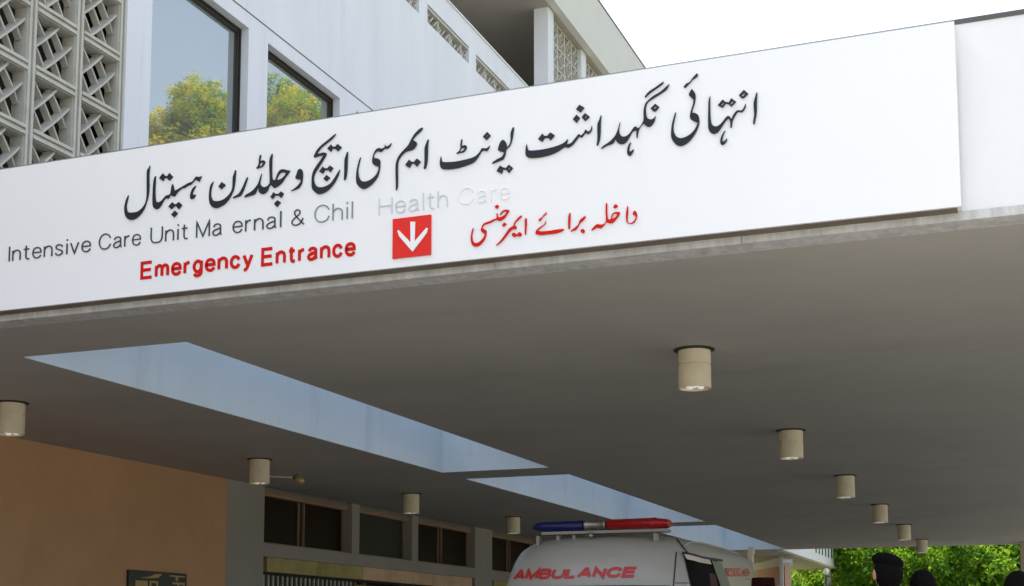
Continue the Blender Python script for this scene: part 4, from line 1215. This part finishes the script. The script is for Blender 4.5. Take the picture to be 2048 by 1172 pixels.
def round_lobes(R_, z, n, seed, squash=0.8):
    rg = np.random.default_rng(seed)
    out = [(0, 0, z, R_ * 0.8, R_ * 0.8, R_ * 0.8 * squash)]
    for k in range(n):
        a = 2 * math.pi * k / n + rg.random() * 0.6
        out.append((R_ * 0.6 * math.cos(a), R_ * 0.6 * math.sin(a), z + R_ * (rg.random() - 0.55) * 0.9, R_ * 0.5, R_ * 0.5, R_ * 0.45))
    return out
LM, MD, DK, OL, GO, YG = M['leaf_lime'], M['leaf_mid'], M['leaf_dark'], M['leaf_olive'], M['leaf_gold'], M['leaf_yellow_green']
far = [
    ('green_tree', 'pale bushy shrub like tree left of the street trees, below the white walkway canopy', -10.4, 58, 2.8, 3.0, [OL, MD, LM], [.4, .35, .25], 0.115),
    ('green_tree', 'yellow green leafy tree below the corner of the walkway canopy', -8.0, 56, 2.6, 3.0, [OL, LM, MD], [.4, .35, .25], 0.115),
    ('lime_tree', 'bright lime green tree right beside the end of the white walkway canopy', -5.2, 52, 2.9, 4.2, [LM, MD, OL], [.6, .3, .1], 0.11),
    ('lime_tree', 'brightest lime green tree behind the person in a black beret', -3.0, 51, 2.6, 3.6, [LM, MD], [.75, .25], 0.11),
    ('dark_tree', 'dark green dense tree near the beige support column', -0.7, 54, 3.3, 4.4, [DK, MD], [.75, .25], 0.12),
    ('dark_tree', 'darker green tree standing partly behind the beige support column', 2.2, 53, 3.2, 4.2, [DK, MD], [.8, .2], 0.12),
    ('tall_tree', 'tall dark tree in the second row behind the walkway canopy', -11.5, 68, 4.6, 6.2, [DK, MD], [.6, .4], 0.25),
    ('tall_tree', 'tall mid green tree in the second row behind the lime trees', -5.5, 66, 4.6, 6.4, [MD, DK, LM], [.4, .45, .15], 0.25),
    ('tall_tree', 'tall green tree in the second row near the beige support column', 1.2, 67, 4.8, 6.4, [MD, DK], [.5, .5], 0.25),
]
for i, (nm, lab, x, y, r, z, ms, ws, lf) in enumerate(far):
    tree(nm, lab, (x, y), z + r, [l for l in round_lobes(r, z, 7, 10 + i)] + [(0, 0, 1.6, r * 0.9, r * 0.9, 1.5)], ms, ws, lf, 26000 if i < 6 else 9000, 30 + i, 0.22)
# tall trees to the right that the big windows mirror
GX = XW - 0.20
def mirrored(px, py, rpx, Y=55.0):
    r_ = _ray(px, py)
    t_ = Y / r_[1]
    rr = rpx * t_ / F
    return (2 * GX - r_[0] * t_, Y, ZC + r_[2] * t_, rr)
def mirror_tree(name, label, lobes, ms, ws, leaf, n, seed):
    L = [mirrored(*l) for l in lobes]
    bx, by = L[0][0], L[0][1]
    H = max(l[2] + l[3] for l in L)
    zl = min(l[2] for l in L) - 1.6
    low = []
    k = 0
    while zl > 3.5:
        low.append((0.9 * math.sin(2.4 * k + seed), 1.1 + 0.9 * math.cos(2.4 * k + seed), zl, 2.7 + 0.3 * (k % 2), 2.7, 2.3, 0.15))
        zl -= 2.4
        k += 1
    ll = low + [(l[0] - bx, l[1] - by + (0.6 if i else 0), l[2], l[3], l[3], l[3]) for i, l in enumerate(L)]
    n = int(n * 1.9)
    return tree(name, label, (bx, by), H, ll, ms, ws, leaf, n, seed, 0.35, 'trees mirrored in the windows')
mirror_tree('round_tree', 'round topped yellow green tree mirrored in the first big window',
            [(388, 208, 52), (372, 190, 38), (408, 192, 38), (395, 250, 55), (420, 235, 40), (360, 245, 45), (390, 320, 70)], [YG, LM, MD, GO], [.45, .25, .10, .20], 0.062, 42000, 91)
mirror_tree('golden_tree', 'golden leaved tree mirrored low on the left of the first big window',
            [(325, 268, 44), (305, 240, 32), (345, 300, 50), (300, 300, 50)], [GO, YG, LM], [.6, .3, .1], 0.062, 24000, 92)
mirror_tree('bushy_tree', 'golden green bush topped tree mirrored low on the right of the first big window',
            [(430, 285, 40), (462, 265, 34), (410, 310, 45), (470, 310, 45)], [GO, YG, MD], [.5, .4, .1], 0.062, 24000, 93)
mirror_tree('broad_tree', 'broad golden green tree mirrored in the second big window',
            [(595, 235, 58), (570, 220, 40), (625, 225, 42), (545, 250, 45), (650, 255, 45), (600, 300, 75)], [YG, GO, LM, MD], [.45, .3, .2, .05], 0.062, 42000, 94)
mirror_tree('pale_tree', 'pale green tree mirrored behind the broad one in the second big window',
            [(545, 190, 45, 60.0), (565, 175, 30, 60.0), (530, 230, 60, 60.0)], [MD, YG, LM], [.4, .35, .25], 0.065, 18000, 95)

# ---------------------------------------------------------------- people
def person(loc, height, yaw, top, trouser, label, headwear, skin_m=None):
    """standing figure; faces +y before the turn"""
    root = empty('person', (loc[0], loc[1], 0.004), label, 'person', 'people under the canopy')
    root.rotation_euler = (0, 0, yaw)
    H = height
    pts, edges, rad = [], [], []
    def P(p, r, parent=None):
        pts.append(Vector(p) * (H / 1.75)); rad.append((r[0] * H / 1.75, r[1] * H / 1.75))
        if parent is not None: edges.append((parent, len(pts) - 1))
        return len(pts) - 1
    pel = P((0, 0, 0.94), (0.15, 0.105))
    wst = P((0, 0.0, 1.10), (0.135, 0.095), pel)
    ch = P((0, -0.01, 1.30), (0.165, 0.115), wst)
    nk0 = P((0, -0.01, 1.44), (0.085, 0.07), ch)
    nk = P((0, 0.0, 1.51), (0.052, 0.055), nk0)
    sk = P((0, 0.01, 1.56), (0.05, 0.055), nk)
    for s in (-1, 1):
        hp_ = P((s * 0.095, 0, 0.86), (0.092, 0.095), pel)
        kn = P((s * 0.10, 0.015, 0.49), (0.058, 0.062), hp_)
        an = P((s * 0.105, -0.01, 0.09), (0.04, 0.045), kn)
        P((s * 0.12, 0.13, 0.035), (0.042, 0.03), an)
        sh = P((s * 0.185, -0.01, 1.41), (0.062, 0.062), nk0)
        el = P((s * 0.235, -0.02, 1.12), (0.044, 0.044), sh)
        wr = P((s * 0.245, 0.05, 0.88), (0.029, 0.026), el)
        pm = P((s * 0.245, 0.07, 0.81), (0.018, 0.036), wr)
        for k, (dy, ln) in enumerate(((0.03, 0.075), (0.01, 0.085), (-0.01, 0.08), (-0.03, 0.062))):
            a1 = P((s * 0.245, 0.072 + dy, 0.775), (0.0095, 0.0095), pm)
            a2 = P((s * 0.240, 0.078 + dy, 0.775 - ln * 0.55), (0.0088, 0.0088), a1)
            P((s * 0.228, 0.084 + dy, 0.775 - ln), (0.0075, 0.0075), a2)
        t1 = P((s * 0.232, 0.115, 0.825), (0.011, 0.011), pm)
        P((s * 0.222, 0.13, 0.785), (0.009, 0.009), t1)
    me = bpy.data.meshes.new('body')
    me.from_pydata([tuple(p) for p in pts], edges, [])
    o = bpy.data.objects.new('body', me); C.objects.link(o)
    sm = o.modifiers.new('skin', 'SKIN')
    if not me.skin_vertices: me.attributes.new('skin', 'FLOAT2', 'POINT')
    for i, sv in enumerate(me.skin_vertices[0].data):
        sv.radius = rad[i] if isinstance(rad[i], tuple) else tuple(rad[i])
        sv.use_root = i == 0
    su = o.modifiers.new('sub', 'SUBSURF'); su.levels = 2; su.render_levels = 2
    bpy.context.view_layer.update()
    m2 = bpy.data.meshes.new_from_object(o.evaluated_get(bpy.context.evaluated_depsgraph_get()))
    bpy.data.objects.remove(o)
    m2.materials.clear()
    for m in (top, trouser, skin_m or M['skin'], M['rubber']): m2.materials.append(m)
    k = H / 1.75
    for p in m2.polygons:
        c = p.center
        hand = abs(c.x) > 0.2 * k and c.z < 0.89 * k
        p.material_index = 2 if (hand or c.z > 1.49 * k) else (3 if c.z < 0.09 * k else (1 if c.z < 0.93 * k else 0))
        p.use_smooth = True
    # head joined to the same mesh
    bm = bmesh.new(); bm.from_mesh(m2)
    hc = Vector((0, 0.02, 1.635)) * k
    hd = MB()
    def fn(p):
        q = p.copy()
        if q.z < -0.1: q.x *= 1 - 0.28 * (-q.z - 0.1); q.y = q.y * (1 - 0.12 * (-q.z)) + 0.12 * (-q.z)
        if q.y > 0.82 and abs(q.x) < 0.22 and -0.35 < q.z < 0.08: q.y += 0.16 * (1 - abs(q.x) / 0.22)      # nose
        if q.y > 0.6 and abs(abs(q.x) - 0.38) < 0.16 and abs(q.z - 0.05) < 0.14: q.y -= 0.07              # eye sockets
        if q.y > 0.7 and abs(q.x) < 0.35 and abs(q.z + 0.52) < 0.09: q.y += 0.04                            # lips
        return q
    hd.ellipsoid(hc, (0.078 * k, 0.098 * k, 0.118 * k), 28, 22, 2, fn)
    for s in (-1, 1): hd.ellipsoid(hc + Vector((s * 0.082, -0.005, -0.005)) * k, (0.014 * k, 0.026 * k, 0.036 * k), 10, 8, 2)
    vv = [bm.verts.new(p) for p in hd.v]
    for f in hd.f:
        try:
            nf_ = bm.faces.new([vv[i] for i in f]); nf_.material_index = 2; nf_.smooth = True
        except ValueError: pass
    bmesh.ops.remove_doubles(bm, verts=vv, dist=1e-5)
    bm.to_mesh(m2); bm.free()
    o = bpy.data.objects.new('body', m2); C.objects.link(o); o.parent = root
    # eyes
    ey = MB()
    for s in (-1, 1): ey.ellipsoid(hc + Vector((s * 0.031, 0.082, 0.006)) * k, (0.012 * k, 0.010 * k, 0.009 * k), 10, 8)
    e_ = ey.build('eyes', M['hair']); e_.parent = root
    # hair or cap
    h = MB()
    if headwear == 'beret':
        h.ellipsoid(hc + Vector((0, -0.022, 0.012)) * k, (0.088 * k, 0.096 * k, 0.116 * k), 28, 18, 0, lambda p: Vector((p.x, min(p.y, 0.55 - 0.2 * p.z), max(p.z, -0.95))))
        h_ = h.build('hair', M['hair']); h_.parent = root
        for p in h_.data.polygons: p.use_smooth = True
        b2_ = MB()
        b2_.ellipsoid(hc + Vector((0.0, -0.012, 0.078)) * k, (0.094 * k, 0.118 * k, 0.052 * k), 28, 14, 0,
                      lambda p: Vector((p.x, p.y, p.z - 0.42 * p.x)))
        b_ = b2_.build('beret', M['cloth_black'], smooth=True); b_.parent = root
    elif headwear == 'cap':
        h.ellipsoid(hc + Vector((0, -0.018, 0.0)) * k, (0.086 * k, 0.098 * k, 0.112 * k), 24, 16, 0, lambda p: Vector((p.x, min(p.y, 0.6), max(p.z, -0.6))))
        h_ = h.build('hair', M['hair'], smooth=True); h_.parent = root
        c2 = MB().lathe(hc + Vector((0, 0, 0.045)) * k, [(0.090 * k, 0), (0.094 * k, 0.01 * k), (0.091 * k, 0.068 * k), (0.084 * k, 0.076 * k)], 28)
        c_o = c2.build('cap', M['cloth_maroon']); c_o.parent = root
    else:
        h.ellipsoid(hc + Vector((0, -0.014, 0.016)) * k, (0.090 * k, 0.104 * k, 0.116 * k), 28, 18, 0, lambda p: Vector((p.x, min(p.y, 0.75 + 0.1 * p.z if p.z > 0.3 else 0.35), max(p.z, -0.9))))
        h_ = h.build('hair', M['hair'], smooth=True); h_.parent = root
    return root
a = on_y(1776, 1118, 8.75)
person((a.x, 8.75), 1.752, R(28), M['cloth_black'], M['cloth_black'], 'person in a black beret seen from behind in front of the lime trees', 'beret')
a = on_y(1846, 1157, 8.95)
person((a.x, 8.95), 1.655, R(20), M['cloth_navy'], M['cloth_black'], 'person with short black hair standing just right of the person in the black beret', 'hair')
a = on_y(2036, 1163, 8.9)
person((a.x, 8.9), 1.635, R(-40), M['cloth_black'], M['cloth_navy'], 'person with black hair near the beige support column', 'hair')
a = on_y(1530, 1160, 10.4)
person((a.x, 10.4), 1.69, R(60), M['cloth_maroon'], M['cloth_black'], 'person with a flat dark maroon cap standing beside the rear of the ambulance', 'cap')
